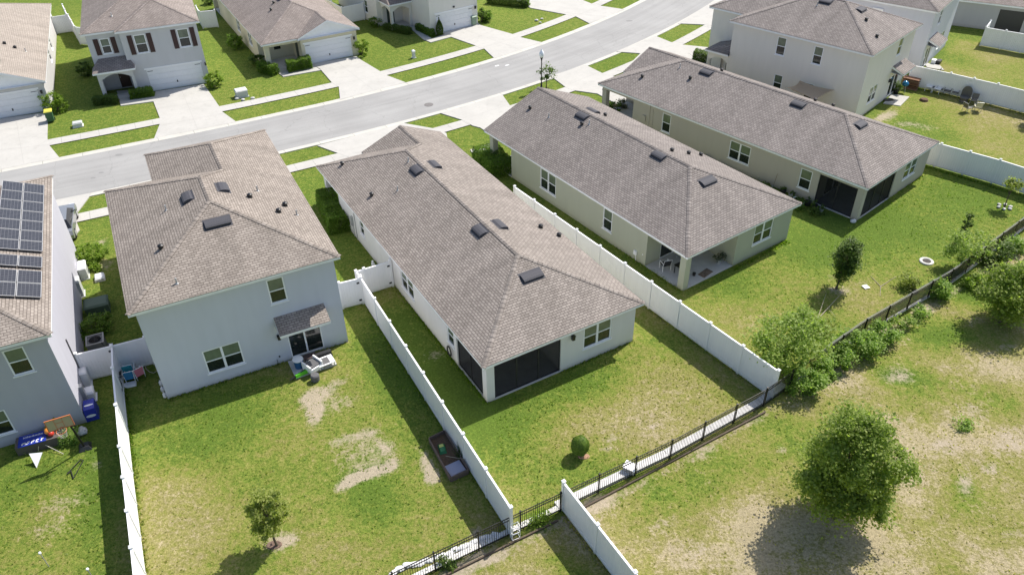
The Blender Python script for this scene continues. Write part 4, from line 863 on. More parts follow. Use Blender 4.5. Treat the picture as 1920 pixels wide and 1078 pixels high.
vinyl('long white vinyl fence between the centre house and the sage green house', [(.31, 48.64), (13.5, 29.2)])
vinyl('white vinyl fence along the yard of the blue-grey house, running off the bottom edge', [(-21.62, 32.05), (-20.87, 30.29), (-18.37, 24.88), (-15.75, 19.4), (-12.8, 13.1)])
vinyl('short white vinyl fence beyond the black fence at the bottom edge of the picture', [(2.12, 22.36), (5.9, 15.6)])
vinyl('curving white vinyl fence beside the beige single storey house at the right edge', [(30.95, 55.55), (33.04, 54.07), (36.14, 51.34), (42.5, 44.5)])
vinyl('white vinyl fence behind the three camp chairs, beside the cream two storey house', [(37.6, 70.15), (40.21, 68.02), (43.15, 65.4), (50, 58.6)])
vinyl('white vinyl gate and fence between the blue-grey house and the light grey house', [(-23.3, 31.45), (-21.64, 32.09), (-20.1, 32.75)], bay=1.7, gates=((0, 0),))
vinyl('white vinyl gate against the light grey house beside its back corner', [(-10.3, 37.45), (-9.12, 37.92)], bay=1.3, gates=((0, 0),))
vinyl('white vinyl gate leaning to the left wall of the pale grey centre house', [(-9.1, 38.1), (-9.45, 38.62), (-9.0, 38.85), (-7.5, 39.65)], bay=1.7, gates=((2, 0),))
vinyl('white vinyl fence between the grey left-edge house and the shuttered house across the street', [(-51.2, 89.0), (-49.75, 89.7), (-52.0, 93.5)], bay=1.8)
vinyl('white vinyl fence corner beside the left wall of the shuttered house across the street', [(-49.6, 89.6), (-47.0, 85.4), (-45.6, 84.9)], bay=2.4)
vinyl('white vinyl gate between the shuttered house and the cream gabled house', [(-35.9, 92.0), (-34.92, 90.0), (-33.3, 90.4)], bay=1.8)
vinyl('white vinyl fence along the far side of the cream gabled house', [(-23.5, 97.2), (-18.89, 90.65), (-16.7, 92.1)])
vinyl('white vinyl fence in front of the dark opening of the mid grey house, top right', [(50.83, 82.01), (49.42, 80.12), (52.36, 77.86), (62, 72)])
# ------------------------------------------------------------ black metal picket fence along the back of the plots
def picket(label, P, h=1.27, bay=2.05):
    t = thing('picket_fence', label, 'fence', (P[0][0], P[0][1], 0)); o = Vector(P[0]); k = 0
    for a, b_ in zip(P, P[1:]):
        a = Vector(a)-o; b_ = Vector(b_)-o; d = b_-a; n_ = max(1, round(d.length/bay)); d = d/n_; an = math.atan2(d.y, d.x)
        for i in range(n_+1):
            if i == 0 and k: continue
            p = a+d*i; q = MB().box(-.032, -.032, 0, .032, .032, h+.06); q.box(-.04, -.04, h+.06, .04, .04, h+.09); q.build('post', BLACK, t, loc=(p.x, p.y, 0), rz=an)
        for i in range(n_):
            p = a+d*i; L_ = d.length; q = MB()
            for z in (.10, h-.2, h-.02): q.box(.033, -.014, z-.02, L_-.033, .014, z+.02)
            m_ = int(L_/.105)
            for j in range(1, m_): x = L_*j/m_; q.box(x-.009, -.009, .03, x+.009, .009, h)
            q.build('railing', BLACK, t, loc=(p.x, p.y, 0), rz=an)
        k += 1
picket('long black metal picket fence running behind all the back yards',
       [(-14.5, 12.5), (-8.3, 16.62), (-3.44, 19.36), (2.0, 22.3), (7.48, 25.26), (12.9, 28.62), (14.6, 29.9), (20, 34.0), (27, 38.6), (35.5, 45.2), (46, 54)])
# low pale concrete strip just inside the fence
kb = MB(); fs = [(-8.3, 16.62), (-3.44, 19.36), (2.0, 22.3), (7.48, 25.26), (12.9, 28.62), (14.6, 29.9), (20, 34.0), (27, 38.6), (35.5, 45.2)]
for i, (a, b_) in enumerate(zip(fs, fs[1:])):
    d = (Vector(b_)-Vector(a)).normalized(); n_ = Vector((-d.y, d.x)); a = Vector(a); b_ = Vector(b_)
    o0, o1 = (.10, .50) if i < 5 else (-.02, .12)
    if i < 2: o0, o1 = (.05, .30)
    kb.prism([tuple(a+n_*o0), tuple(b_+n_*o0), tuple(b_+n_*o1), tuple(a+n_*o1)], -.02, .09 if i < 2 else .13)
tag(kb.build('garden_edging', mat('edging_concrete', (.62, .61, .60), .9, var=.18, vscale=2.5, bump=.5, bscale=12)), 'low pale concrete strip along the inner foot of the black picket fence', 'edging')
# ------------------------------------------------------------ plants
def leaves(name, C, Rr, lsize, mt, parent, seed=0, flat=.0, up=1.1):
    """C: (n,3) leaf centres; Rr unused radius list; many small bent leaf faces in one mesh"""
    r = np.random.default_rng(seed); n = len(C)
    d = r.normal(size=(n, 3)); d[:, 2] = np.abs(d[:, 2])*up*2+up*.4; d /= np.linalg.norm(d, axis=1)[:, None]      # leaf normals lean upwards
    a = r.normal(size=(n, 3)); a -= (a*d).sum(1)[:, None]*d; a /= np.linalg.norm(a, axis=1)[:, None]; b = np.cross(d, a)
    s = lsize*(.6+.8*r.random(n))[:, None]; k = s*.36
    P = np.stack([C-a*s*.5, C+b*k, C+a*s*.5-d*s*.12, C-b*k], 1).reshape(-1, 3)
    me = bpy.data.meshes.new(name); me.vertices.add(4*n); me.vertices.foreach_set('co', P.ravel().astype(np.float32))
    me.loops.add(4*n); me.loops.foreach_set('vertex_index', np.arange(4*n, dtype=np.int32)); me.polygons.add(n)
    me.polygons.foreach_set('loop_start', np.arange(0, 4*n, 4, dtype=np.int32)); me.polygons.foreach_set('loop_total', np.full(n, 4, np.int32))
    me.update(calc_edges=True); at = me.attributes.new('shade', 'FLOAT', 'FACE'); at.data.foreach_set('value', r.random(n).astype(np.float32))
    me.materials.append(mt); o = bpy.data.objects.new(name, me); col.objects.link(o)
    if parent: o.parent = parent
    return o
def crown_pts(shape, nc, nl, spread, seed, hollow=.35):
    """clumps scattered in an ellipsoid (cx,cy,cz,rx,ry,rz); returns leaf centres and clump centres"""
    r = np.random.default_rng(seed); cx, cy, cz, rx, ry, rz = shape
    d = r.normal(size=(nc, 3)); d /= np.linalg.norm(d, axis=1)[:, None]; q = (hollow+(1-hollow)*r.random(nc)**.6)[:, None]
    w3 = r.normal(size=(3, 3)); ph = r.random(3)*6.28
    lump = (1+.11*np.sin(2.6*d@w3[0]+ph[0])+.08*np.sin(3.7*d@w3[1]+ph[1])+.07*np.sin(5.5*d@w3[2]+ph[2]))[:, None]+.07*r.normal(size=(nc, 1))
    K = d*q*lump*np.array([rx, ry, rz])+np.array([cx, cy, cz])
    idx = r.integers(0, nc, nl); sz = (.45+1.1*r.random(nc)**1.5)[idx][:, None]
    C = K[idx]+r.normal(size=(nl, 3))*spread*sz*np.array([1, 1, .75])
    C[:, 2] = np.maximum(C[:, 2], .05)
    return C, K
def tree(name, label, loc, h0, shape, nc, nl, ls, spread, mt, seed, tr=.09, lean=(0, 0), cat='tree', group=None, extra=None, limbs=14):
    t = thing(name, label, cat, (loc[0], loc[1], 0), 0, group); rr = random.Random(seed)
    C, K = crown_pts(shape, nc, nl, spread, seed)
    if extra is not None:
        for sh, c_, l_ in extra:
            c2, k2 = crown_pts(sh, c_, l_, spread, seed+7); C = np.vstack([C, c2]); K = np.vstack([K, k2])
    leaves('crown', C, None, ls, mt, t, seed)
    mb = MB(); top = Vector((shape[0]*.6, shape[1]*.6, shape[2]+shape[5]*.4)); pts = [Vector((0, 0, -.05))]
    for i in range(1, 6):
        f = i/5; pts.append(Vector((top.x*f+rr.uniform(-.05, .05)*top.z*.3, top.y*f+rr.uniform(-.05, .05)*top.z*.3, top.z*f)))
    for i, (a, b_) in enumerate(zip(pts, pts[1:])): mb.tube(a, b_, tr*(1-i*.17), tr*(1-(i+1)*.17), 8)
    mb.tube((0, 0, -.05), (0, 0, .15), tr*1.6, tr, 8)
    for i in range(min(limbs, len(K))):
        k = Vector(K[i*len(K)//limbs]); f = min(.92, max(.2, (k.z/top.z)*.55)); z = top.z*f; j = min(4, int(f*5)); a = pts[j].lerp(pts[j+1], f*5-j)
        m_ = a.lerp(k, .55)+Vector((rr.uniform(-.1, .1), rr.uniform(-.1, .1), .08)); mb.tube(a, m_, tr*.32, tr*.2, 5); mb.tube(m_, k, tr*.2, tr*.07, 5)
    mb.build('trunk', TRUNK, t)
    return t
def bush(name, label, loc, shape, nc, nl, ls, spread, mt, seed, group=None, cat='shrub', core=True, rz=0):
    t = thing(name, label, cat, (loc[0], loc[1], 0), rz, group); cx, cy, cz, rx, ry, rz_ = shape
    C, K = crown_pts(shape, nc, nl, spread, seed, hollow=.6); leaves('foliage', C, None, ls, mt, t, seed)
    mb = MB()
    rr = random.Random(seed)
    for i in range(7):
        k = Vector(K[i*len(K)//7]); mb.tube((rr.uniform(-.08, .08), rr.uniform(-.08, .08), 0), k*.9, .025, .008, 5)
    mb.build('stems', TRUNK, t)
    return t
def hedge(name, label, P, wd, h, mt, seed, group=None, ls=.09, dens=520, round_=.12, cat='hedge'):
    """clipped hedge along the line P: leaves packed in a skin around twiggy stems"""
    t = thing(name, label, cat, (P[0][0], P[0][1], 0), 0, group); r = np.random.default_rng(seed); o = Vector(P[0]); out = []; mb = MB()
    for a, b_ in zip(P, P[1:]):
        a = Vector(a)-o; b_ = Vector(b_)-o; d = b_-a; ln = d.length; u = d/ln; w_ = Vector((-u.y, u.x))
        n = int(dens*(ln*wd+2*h*(ln+wd)))
        s = r.random(n)*ln; q = (r.random(n)-.5)*wd; z = r.random(n)*h; face = r.random(n)
        pa = ln*wd; pb = 2*h*ln; tot = pa+pb+2*h*wd
        z = np.where(face < pa/tot, h-np.abs(r.normal(size=n))*.05, z); q = np.where((face >= pa/tot) & (face < (pa+pb)/tot), np.sign(q)*(wd/2-np.abs(r.normal(size=n))*.06), q)
        s = np.where(face >= (pa+pb)/tot, np.where(r.random(n) < .5, np.abs(r.normal(size=n))*.06, ln-np.abs(r.normal(size=n))*.06), s)
        # rounded shoulders and lumpy surface
        lump = 1+.06*np.sin(s*3.1+seed)+.05*np.sin(s*7.3+2*seed); z = z*lump; q = q*(1-.18*(z/h)**3)*lump
        C = np.stack([a.x+u.x*s+w_.x*q, a.y+u.y*s+w_.y*q, z], 1)+r.normal(size=(n, 3))*.03; out.append(C)
        k = int(ln/.35)+1
        for i in range(k):
            p = a+u*ln*(i+.5)/k; mb.tube((p.x, p.y, 0), (p.x, p.y, h*.45), .02, .015, 5)
            for _ in range(5): mb.tube((p.x, p.y, h*.3), (p.x+r.normal()*wd*.25, p.y+r.normal()*wd*.25, h*(.7+.2*r.random())), .012, .006, 4)
        # inner shaded mass of older leaves
        m2 = int(n*.5); s2 = r.random(m2)*ln; q2 = (r.random(m2)-.5)*wd*.75; z2 = r.random(m2)*h*.85
        out.append(np.stack([a.x+u.x*s2+w_.x*q2, a.y+u.y*s2+w_.y*q2, z2], 1))
    C = np.vstack(out); C[:, 2] = np.maximum(C[:, 2], .03)
    leaves('foliage', C, None, ls, mt, t, seed, up=.9); mb.build('stems', TRUNK, t)
    return t
LF_OAK = leafmat('leaf_oak', (.17, .235, .05), (.37, .43, .13), .62); LF_LIGHT = leafmat('leaf_yellow_green', (.20, .245, .06), (.42, .44, .15), .6)
LF_DARK = leafmat('leaf_dark', (.07, .12, .026), (.16, .225, .05), .45); LF_HEDGE = leafmat('leaf_hedge', (.09, .165, .02), (.21, .31, .05), .5)
LF_BRIGHT = leafmat('leaf_bright', (.12, .20, .02), (.28, .38, .055), .5); LF_WEED = leafmat('leaf_weed', (.19, .29, .06), (.33, .43, .12), .55)
LF_FEATHER = leafmat('leaf_feathery', (.19, .26, .06), (.40, .48, .15), .58)
LF_MIX = leafmat('leaf_mixed', (.035, .06, .02), (.30, .30, .22), .2)
# trees in the yards and the field
tree('oak_tree', 'large dense green oak in the dry field, its shadow falling towards the bottom edge', (14.35, 21.85), 1, (.1, .3, 3.3, 1.9, 1.85, 1.85), 120, 19000, .125, .25, LF_OAK, 11, tr=.13, extra=[((-.1, .2, 1.9, 1.75, 1.7, 1.0), 50, 9000), ((.15, .35, 4.95, .95, .95, 1.15), 42, 7000), ((-1.9, -.2, 2.5, .5, .4, .3), 8, 900), ((.75, -.55, 1.9, 1.0, .9, .85), 26, 4500)], limbs=30)
tree('oak_tree', 'dark green oak at the right edge of the field, outside the black fence', (28.44, 35.18), 1, (.2, .1, 2.2, 1.55, 1.45, 1.8), 110, 19000, .13, .27, LF_OAK, 23, tr=.11, extra=[((1.5, .7, 1.8, 1.0, 1.0, 1.1), 34, 4500)], limbs=20)
tree('young_tree', 'small yellow-green tree with a mulch ring in the yard of the light grey house', (-10.47, 20.75), 1, (.0, .1, 2.15, .78, .75, 1.05), 42, 5600, .12, .14, LF_LIGHT, 31, tr=.06, limbs=14)
tree('cypress_tree', 'upright dark green small tree in the middle of the sage green house lawn', (20.12, 38.6), 1, (.35, .15, 2.25, .74, .68, 1.4), 60, 9500, .11, .15, LF_DARK, 41, tr=.07, limbs=14, extra=[((.15, .05, 1.25, .5, .5, .7), 20, 2000)])
tree('thicket_tree', 'pale feathery green tree leaning over the corner where white and black fences meet', (14.6, 30.9), 1, (.15, .7, 2.1, 1.9, 1.75, .95), 80, 5000, .14, .27, LF_FEATHER, 51, tr=.055, limbs=30, extra=[((1.3, 1.2, 2.7, 1.0, .9, .6), 18, 1800), ((-.9, -.3, 1.9, .7, .7, .35), 8, 700)])
tree('young_tree', 'loose pale green young tree between the fire pit and the black fence', (28.58, 40.41), 1, (.1, .2, 1.5, 1.25, 1.1, 1.0), 34, 2800, .13, .24, LF_FEATHER, 61, tr=.04, limbs=14)
tree('young_tree', 'thin dark conifer tip standing just behind the loose pale green young tree', (30.17, 43.64), 1, (.1, .1, 1.3, .28, .28, .95), 18, 1500, .10, .08, LF_DARK, 66, tr=.03, limbs=8)
t8 = tree('sapling', 'small leaning sapling in a ring of white rocks near the right edge', (35.32, 47.85), 1, (.1, .1, 1.75, .5, .45, .4), 14, 700, .14, .13, LF_LIGHT, 71, tr=.045, limbs=8)
tree('young_tree', 'tree at the right edge whose dark shadow lies on the far lawn', (45.47, 61.59), 1, (.3, .2, 2.2, 1.3, 1.2, 1.2), 50, 5000, .15, .2, LF_OAK, 77, tr=.07, limbs=10)
# clipped ball shrub
t = thing('topiary_shrub', 'clipped round dark green bush alone on the lawn behind the centre house', 'shrub', (3.15, 25.6, 0))
rr_ = np.random.default_rng(5); n_ = 9000; d_ = rr_.normal(size=(n_, 3)); d_ /= np.linalg.norm(d_, axis=1)[:, None]; q_ = (1-np.abs(rr_.normal(size=n_))*.09+.03*rr_.random(n_))[:, None]
C_ = d_*q_*np.array([.44, .44, .52])*(1+.04*np.sin(d_[:, :1]*7))+np.array([0, 0, .68]); leaves('foliage', C_, None, .10, LF_HEDGE, t, 5, up=.35)
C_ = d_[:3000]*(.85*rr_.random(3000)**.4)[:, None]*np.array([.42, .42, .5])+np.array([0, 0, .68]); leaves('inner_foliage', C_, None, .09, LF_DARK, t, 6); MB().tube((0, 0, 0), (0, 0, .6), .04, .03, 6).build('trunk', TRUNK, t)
t = MB().lathe([(.26, -.02), (.22, .03), (.001, .04)], 9, (3.35, 25.5, 0), sx=1.2, sy=.8).build('mulch_ring', mat('red_mulch', (.34, .20, .13), .95, var=.4, vscale=9, bump=.6)); tag(t, 'small reddish mulch patch under the clipped round bush', 'mulch')
t = MB().lathe([(.32, -.02), (.27, .035), (.001, .05)], 10, (-10.6, 20.78, 0), sx=1.2, sy=.8).build('mulch_ring', mat('brown_mulch', (.15, .10, .075), .95, var=.5, vscale=9, bump=.8)); tag(t, 'brown mulch patch under the small yellow-green tree', 'mulch')
# rough growth along the black fence
for i, (px, sh, nc, nl, m_, lab) in enumerate([
    ((17.83, 31.59), (0, 0, .5, .7, .55, .5), 14, 1600, LF_WEED, 'weeds between the corner clump and the broad clump on the black fence'),
    ((22.62, 34.85), (0, 0, .35, .6, .4, .35), 10, 700, LF_FEATHER, 'sparse pale weeds right of the bright clump on the black fence'),
    ((24.02, 35.80), (0, 0, .3, .5, .35, .3), 8, 500, LF_WEED, 'small low weeds below the single green clump on the black fence'),
    ((31.62, 38.32), (0, 0, .6, 1.0, .8, .6), 20, 2200, LF_BRIGHT, 'pale bush at the right edge above the dark oak'),
    ((15.14, 29.50), (0, 0, .8, .95, .8, .85), 26, 3600, LF_WEED, 'leafy green weeds at the fence corner below the feathery tree'),
    ((16.75, 30.73), (0, 0, .5, .8, .55, .55), 16, 1900, LF_WEED, 'low green weeds right of the fence corner, between two taller clumps'),
    ((18.99, 32.52), (0, 0, .75, 1.15, .8, .75), 30, 4200, LF_WEED, 'broad leafy weed clump bulging over the outside of the black fence'),
    ((20.82, 33.57), (0, 0, .65, .9, .6, .65), 22, 2800, LF_WEED, 'bright weed clump at the right end of the broad one on the black fence'),
    ((25.92, 37.57), (0, 0, .55, .7, .5, .6), 16, 1900, LF_WEED, 'single green clump outside the grey cloth of the black fence'),
    ((24.93, 38.08), (-.3, .5, .4, .6, .5, .4), 10, 900, LF_LIGHT, 'pale seedlings inside the black fence beside the single green clump'),
    ((31.18, 41.10), (0, 0, .65, 1.0, .7, .7), 24, 2800, LF_DARK, 'dark shrub outside the black fence near the right edge'),
    ((32.93, 42.40), (.2, 0, .5, .8, .6, .55), 18, 1800, LF_WEED, 'pale green shrub right of the dark one near the right edge'),
    ((28.86, 38.41), (0, 0, .45, .9, .7, .5), 18, 1900, LF_BRIGHT, 'bright low bush in front of the dark oak at the right edge'),
    ((22.46, 26.97), (0, 0, .15, .35, .3, .2), 8, 420, LF_WEED, 'small tuft of green weeds alone in the dry field'),
    ((1.06, 21.77), (0, 0, .25, .3, .25, .28), 8, 420, LF_BRIGHT, 'small bright weed outside the black fence, left of the short white fence'),
    ((-2.93, 19.66), (0, 0, .2, .35, .25, .25), 8, 420, LF_DARK, 'small dark weed among the white bags at the bottom edge'),
    ((17.73, 34.60), (0, 0, .5, .7, .6, .5), 14, 1100, LF_LIGHT, 'thin pale brush beside the dead branches on the lawn')]):
    bush('weed_clump', lab, px, sh, nc, nl, .13 if i < 13 else .10, .17, m_, 100+i, cat='weeds', group='rough growth along the black fence')
# front planting across the street
def shrub(px, r, h, m_, seed, label, nl=None, **k):
    return bush('shrub', label, px, (0, 0, h*.5, r, r, h*.52), max(8, int(14*r*r*4)), nl or int(2600*r*h+300), .12, .11, m_, seed, **k)
shrub((-41.47, 67.67), .95, 1.75, LF_BRIGHT, 201, 'big bright green shrub beside the green wheelie bin across the street')
shrub((-42.58, 76.22), .75, 1.2, LF_DARK, 202, 'dark shrub in the shade left of the shuttered house')
shrub((-28.49, 72.72), .85, 1.35, LF_BRIGHT, 203, 'bright round shrub right of the shuttered house garage')
hedge('hedge', 'low clipped hedge left of the brown front door', [(-38.58, 68.98), (-36.50, 69.26)], .9, .75, LF_DARK, 204)
hedge('hedge', 'low clipped hedge between the brown front door and the garage', [(-35.62, 70.08), (-33.69, 70.75)], .85, .85, LF_HEDGE, 205)
shrub((-29.27, 83.17), .8, 1.5, LF_HEDGE, 206, 'rounded bush against the left wall of the cream gabled house')
shrub((-25.70, 78.33), .7, 1.0, LF_DARK, 207, 'dark bush in the shade by the porch of the cream gabled house')
hedge('hedge', 'clipped hedge left of the porch of the cream gabled house', [(-24.93, 76.54), (-23.12, 75.47)], 1.0, 1.0, LF_HEDGE, 208)
hedge('hedge', 'clipped hedge between the porch and garage of the cream gabled house', [(-22.09, 76.12), (-20.02, 77.32)], 1.0, 1.15, LF_HEDGE, 209)
shrub((-15.35, 80.73), .85, 1.7, LF_BRIGHT, 210, 'tall bright shrub right of the cream gabled house garage')
shrub((-15.11, 89.73), .7, 1.1, LF_HEDGE, 211, 'bush below the window of the off-white house')
hedge('hedge', 'long low hedge left of the arched porch of the off-white house', [(-13.90, 88.75), (-10.81, 86.80)], .8, .7, LF_DARK, 212)
hedge('hedge', 'low hedge between the arched porch and garage of the off-white house', [(-10.17, 88.37), (-8.24, 85.79)], .7, .75, LF_HEDGE, 213)
t = thing('topiary_shrub', 'slim dark cone shaped evergreen beside the off-white house garage', 'shrub', (-7.50, 86.28))
n_ = 3600; zz = np.random.default_rng(9).random(n_); th = np.random.default_rng(10).random(n_)*6.283; rad = .48*np.sin(np.clip(zz*1.0+.12, 0, 1)*3.14159)**.7*(1-zz*.55)
leaves('foliage', np.stack([rad*np.cos(th), rad*np.sin(th), .1+zz*1.9], 1), None, .1, LF_DARK, t, 9); MB().tube((0, 0, 0), (0, 0, 1.2), .05, .02, 6).build('trunk', TRUNK, t)
shrub((-2.97, 90.58), .6, 1.4, LF_DARK, 214, 'dark upright shrub beside the wheelie bin of the off-white house')
shrub((-2.48, 90.93), .75, 1.25, LF_HEDGE, 215, 'round green shrub at the right corner of the off-white house garage')
hedge('hedge', 'dark hedge cut by the top edge right of the off-white house', [(-2.33, 97.79), (2.53, 95.82)], 1.0, .9, LF_DARK, 216)
shrub((2.21, 96.26), .7, 1.0, LF_HEDGE, 217, 'shrub at the right end of the hedge at the top edge')
hedge('hedge', 'large dark green hedge beside the porch of the sage green house', [(-2.06, 57.08), (-0.59, 53.64)], 2.3, 1.2, LF_HEDGE, 218)
hedge('hedge', 'large clipped hedge in the shade between the tan roof and the centre house', [(-13.64, 50.36), (-11.88, 45.93)], 1.45, 1.25, LF_HEDGE, 219, dens=700)
hedge('hedge', 'dark rounded hedge in front of the cream two storey house', [(18.90, 77.54), (20.29, 76.88)], 1.2, 1.0, LF_DARK, 220)
shrub((22.06, 74.77), .7, 1.1, LF_DARK, 221, 'dark shrub beside the arched porch of the cream two storey house')
shrub((9.46, 65.52), .55, .7, LF_HEDGE, 222, 'leafy plant in the bed at the porch corner of the beige house')
shrub((10.31, 66.18), .4, .6, LF_MIX, 223, 'pink flowering plant in the bed at the porch corner of the beige house')
shrub((8.75, 65.10), .4, .5, LF_BRIGHT, 224, 'small bright plant in front of the column of the beige house')
for i, (p, r_, h_, m_, lab) in enumerate([((15.52, 55.60), .35, .5, LF_BRIGHT, 'bright small plant at the wall foot just above the sage green roof'), ((16.20, 54.24), .4, .45, LF_HEDGE, 'second small plant along the beige wall'), ((17.07, 52.66), .4, .4, LF_DARK, 'low dark plant under the double window of the beige house'),
        ((18.00, 51.47), .45, .4, LF_DARK, 'low dark plant right of the double window of the beige house'), ((18.81, 50.48), .6, .6, LF_DARK, 'wide dark plant behind the corner of the sage green roof'), ((20.57, 48.43), .4, .5, LF_HEDGE, 'plant in the pot row under the single window of the beige house'), ((21.69, 47.36), .35, .45, LF_DARK, 'dark plant by the screened patio of the beige house')]):
    shrub(p, r_, h_, m_, 230+i, lab, group='plants along the beige wall')
shrub((-28.02, 43.17), 1.0, 1.1, LF_BRIGHT, 240, 'broad bright green shrub between the two left houses')
shrub((-27.25, 42.10), .35, .4, LF_BRIGHT, 241, 'small bright plant below the broad shrub between the two left houses')
shrub((-24.76, 35.66), 1.05, .95, LF_HEDGE, 242, 'shaded shrub beside the air conditioner')
shrub((-37.06, 99.34), .6, 1.0, LF_DARK, 243, 'dark bush behind the white gate at the top edge')
tree('young_tree', 'small sparse dark tree at the foot of the white globe street lamp', (3.6, 71.0), 1, (.1, 0, 1.5, .75, .7, .8), 18, 650, .15, .15, LF_DARK, 250, tr=.05, limbs=10)
hedge('weed_clump', 'plants growing round the basketball stand', [(-22.75, 27.03), (-21.90, 27.23)], .8, .55, LF_WEED, 251, cat='weeds', dens=300)
shrub((-22.93, 27.61), .45, 1.0, LF_LIGHT, 252, 'pale leafy plant under the basketball hoop')
shrub((-24.12, 26.82), .5, .45, LF_WEED, 253, 'straggly weeds left of the white board on the blue-grey house lawn')
# grass tufts: one ground cover object, thicker along fences and walls
r_ = np.random.default_rng(77); lines = [((-9.05, 37.95), (-.22, 21.05)), ((.31, 48.64), (13.5, 29.2)), ((-21.6, 32), (-15.8, 19.5)), ((-20.9, 30.3), (-16, 19.5)), ((2.1, 22.3), (5.9, 15.6)), ((-18.4, 29.9), (-9.6, 34.3)), ((2.6, 31.5), (6.9, 34)), ((30.95, 55.5), (40, 47)), ((37.6, 70), (48, 60.5)), ((14.3, 40.8), (18.7, 44)), ((10.5, 38.5), (3, 50)), ((-1.4, 29.2), (-9, 42.5)), ((-8.3, 16.6), (14.6, 29.9)), ((14.6, 29.9), (35.5, 45.2)), ((27, 49), (31.5, 52.7))]
cs = []
for a, b_ in lines:
    ln = math.hypot(b_[0]-a[0], b_[1]-a[1]); n = int(ln*70); s = r_.random(n); off_ = r_.normal(size=n)*.10; ux, uy = (b_[0]-a[0])/ln, (b_[1]-a[1])/ln
    cs.append(np.stack([a[0]+(b_[0]-a[0])*s-uy*off_, a[1]+(b_[1]-a[1])*s+ux*off_], 1))
def scatter(poly, n):
    xs_ = [p[0] for p in poly]; ys_ = [p[1] for p in poly]; P = np.stack([r_.uniform(min(xs_), max(xs_), n), r_.uniform(min(ys_), max(ys_), n)], 1); ok = np.zeros(n, bool)
    for i in range(len(poly)):
        (x0, y0), (x1, y1) = poly[i], poly[(i+1) % len(poly)]; c = ((y0 > P[:, 1]) != (y1 > P[:, 1])); xi = (x1-x0)*(P[:, 1]-y0)/((y1-y0) or 1e-9)+x0; ok ^= c & (P[:, 0] < xi)
    return P[ok]
TUFT = [([(-16.5, 10), (-15.6, 19), (-20.5, 30), (-9.2, 35.5), (-8.7, 36.5), (-.4, 20.8), (-8.3, 16.4)], 6000), ([(-1.2, 28.8), (7.0, 33.8), (13.6, 28.9), (.0, 21.2)], 4000), ([(-8, 10), (2, 21.8), (15, 29.6), (36, 44), (40, 40), (16, 8)], 16000), ([(10.8, 38), (13.9, 29.6), (35, 44.5), (41, 47), (31.5, 54.6), (24, 46)], 6000), ([(-24, 28), (-22, 28.5), (-16.3, 19), (-14, 10), (-26, 10)], 4000)]
for poly, n in TUFT: cs.append(scatter(poly, n))
P_ = np.vstack(cs); n = len(P_)
th = r_.random(n)*6.283; h_ = .04+.05*r_.random(n); h_[:sum(len(c) for c in cs[:len(lines)])] *= 1.7; w_ = .035+.03*r_.random(n); lean = r_.normal(size=(n, 2))*.05
base0 = np.stack([P_[:, 0]-np.cos(th)*w_, P_[:, 1]-np.sin(th)*w_, np.full(n, -.01)], 1); base1 = np.stack([P_[:, 0]+np.cos(th)*w_, P_[:, 1]+np.sin(th)*w_, np.full(n, -.01)], 1)
tip = np.stack([P_[:, 0]+lean[:, 0], P_[:, 1]+lean[:, 1], h_], 1); V_ = np.stack([base0, base1, tip], 1).reshape(-1, 3)
me = bpy.data.meshes.new('grass_tufts'); me.vertices.add(3*n); me.vertices.foreach_set('co', V_.ravel().astype(np.float32)); me.loops.add(3*n); me.loops.foreach_set('vertex_index', np.arange(3*n, dtype=np.int32)); me.polygons.add(n)
me.polygons.foreach_set('loop_start', np.arange(0, 3*n, 3, dtype=np.int32)); me.polygons.foreach_set('loop_total', np.full(n, 3, np.int32)); me.update(calc_edges=True)
ix = np.clip(np.searchsorted(gx, P_[:, 0])-1, 0, nx-1); iy = np.clip(np.searchsorted(gy, P_[:, 1])-1, 0, ny-1); dv = dry[iy, ix]+r_.normal(size=n)*.22
at = me.attributes.new('shade', 'FLOAT', 'FACE'); at.data.foreach_set('value', np.clip(dv, 0, 1).astype(np.float32))
me.materials.append(leafmat('grass_blade', (.13, .22, .02), (.42, .36, .15), .5)); o = bpy.data.objects.new('grass_tufts', me); col.objects.link(o); tag(o, 'short grass tufts standing up from the lawns and along the fences', 'grass', kind='stuff')
# ------------------------------------------------------------ street furniture
t = thing('street_lamp', 'black street lamp post with a white globe beside the road', 'street lamp', (3.12, 70.75, 0))
MB().lathe([(.16, 0), (.16, .12), (.10, .18), (.075, .6), (.05, .65), (.045, 2.75), (.075, 2.8), (.06, 2.85), (.13, 3.0), (.15, 3.05), (.10, 3.06)], 14).build('pole', BLACK, t, smooth=True)
MB().lathe([(.12, 3.06), (.21, 3.2), (.24, 3.36), (.20, 3.55), (.10, 3.72), (.03, 3.80), (.02, 3.88), (.001, 3.9)], 18).build('globe', mat('lamp_globe', (.85, .86, .88), .25), t, smooth=True)
def box_cabinet(label, loc, rz, x, y, z, body, lid, name='utility_box', cat='utility box'):
    t = thing(name, label, cat, loc, rz); MB().box(-x/2, -y/2, .06, x/2, y/2, z).box(-x/2-.06, -y/2-.06, 0, x/2+.06, y/2+.06, .06).build('cabinet', body, t)
    MB().prism([(-x/2-.04, -y/2-.04), (x/2+.04, -y/2-.04), (x/2+.04, y/2+.04), (-x/2-.04, y/2+.04)], z, z+.1, top=[(-x/2+.03, -y/2+.03), (x/2-.03, -y/2+.03), (x/2-.03, y/2-.03), (-x/2+.03, y/2-.03)]).build('lid', lid, t); return t
UG = mat('utility_grey', (.50, .52, .50), .5, var=.06)
box_cabinet('grey transformer cabinet with a pale lid on the lawn by the pavement across the street', (-25.20, 70.25), R(28), 1.05, .8, .62, UG, mat('lid_pale', (.66, .66, .62), .5))
box_cabinet('low white meter box with open slats in front of the shuttered house', (-38.07, 64.24), R(24), .75, .6, .32, mat('box_white', (.66, .66, .62), .5), UG)
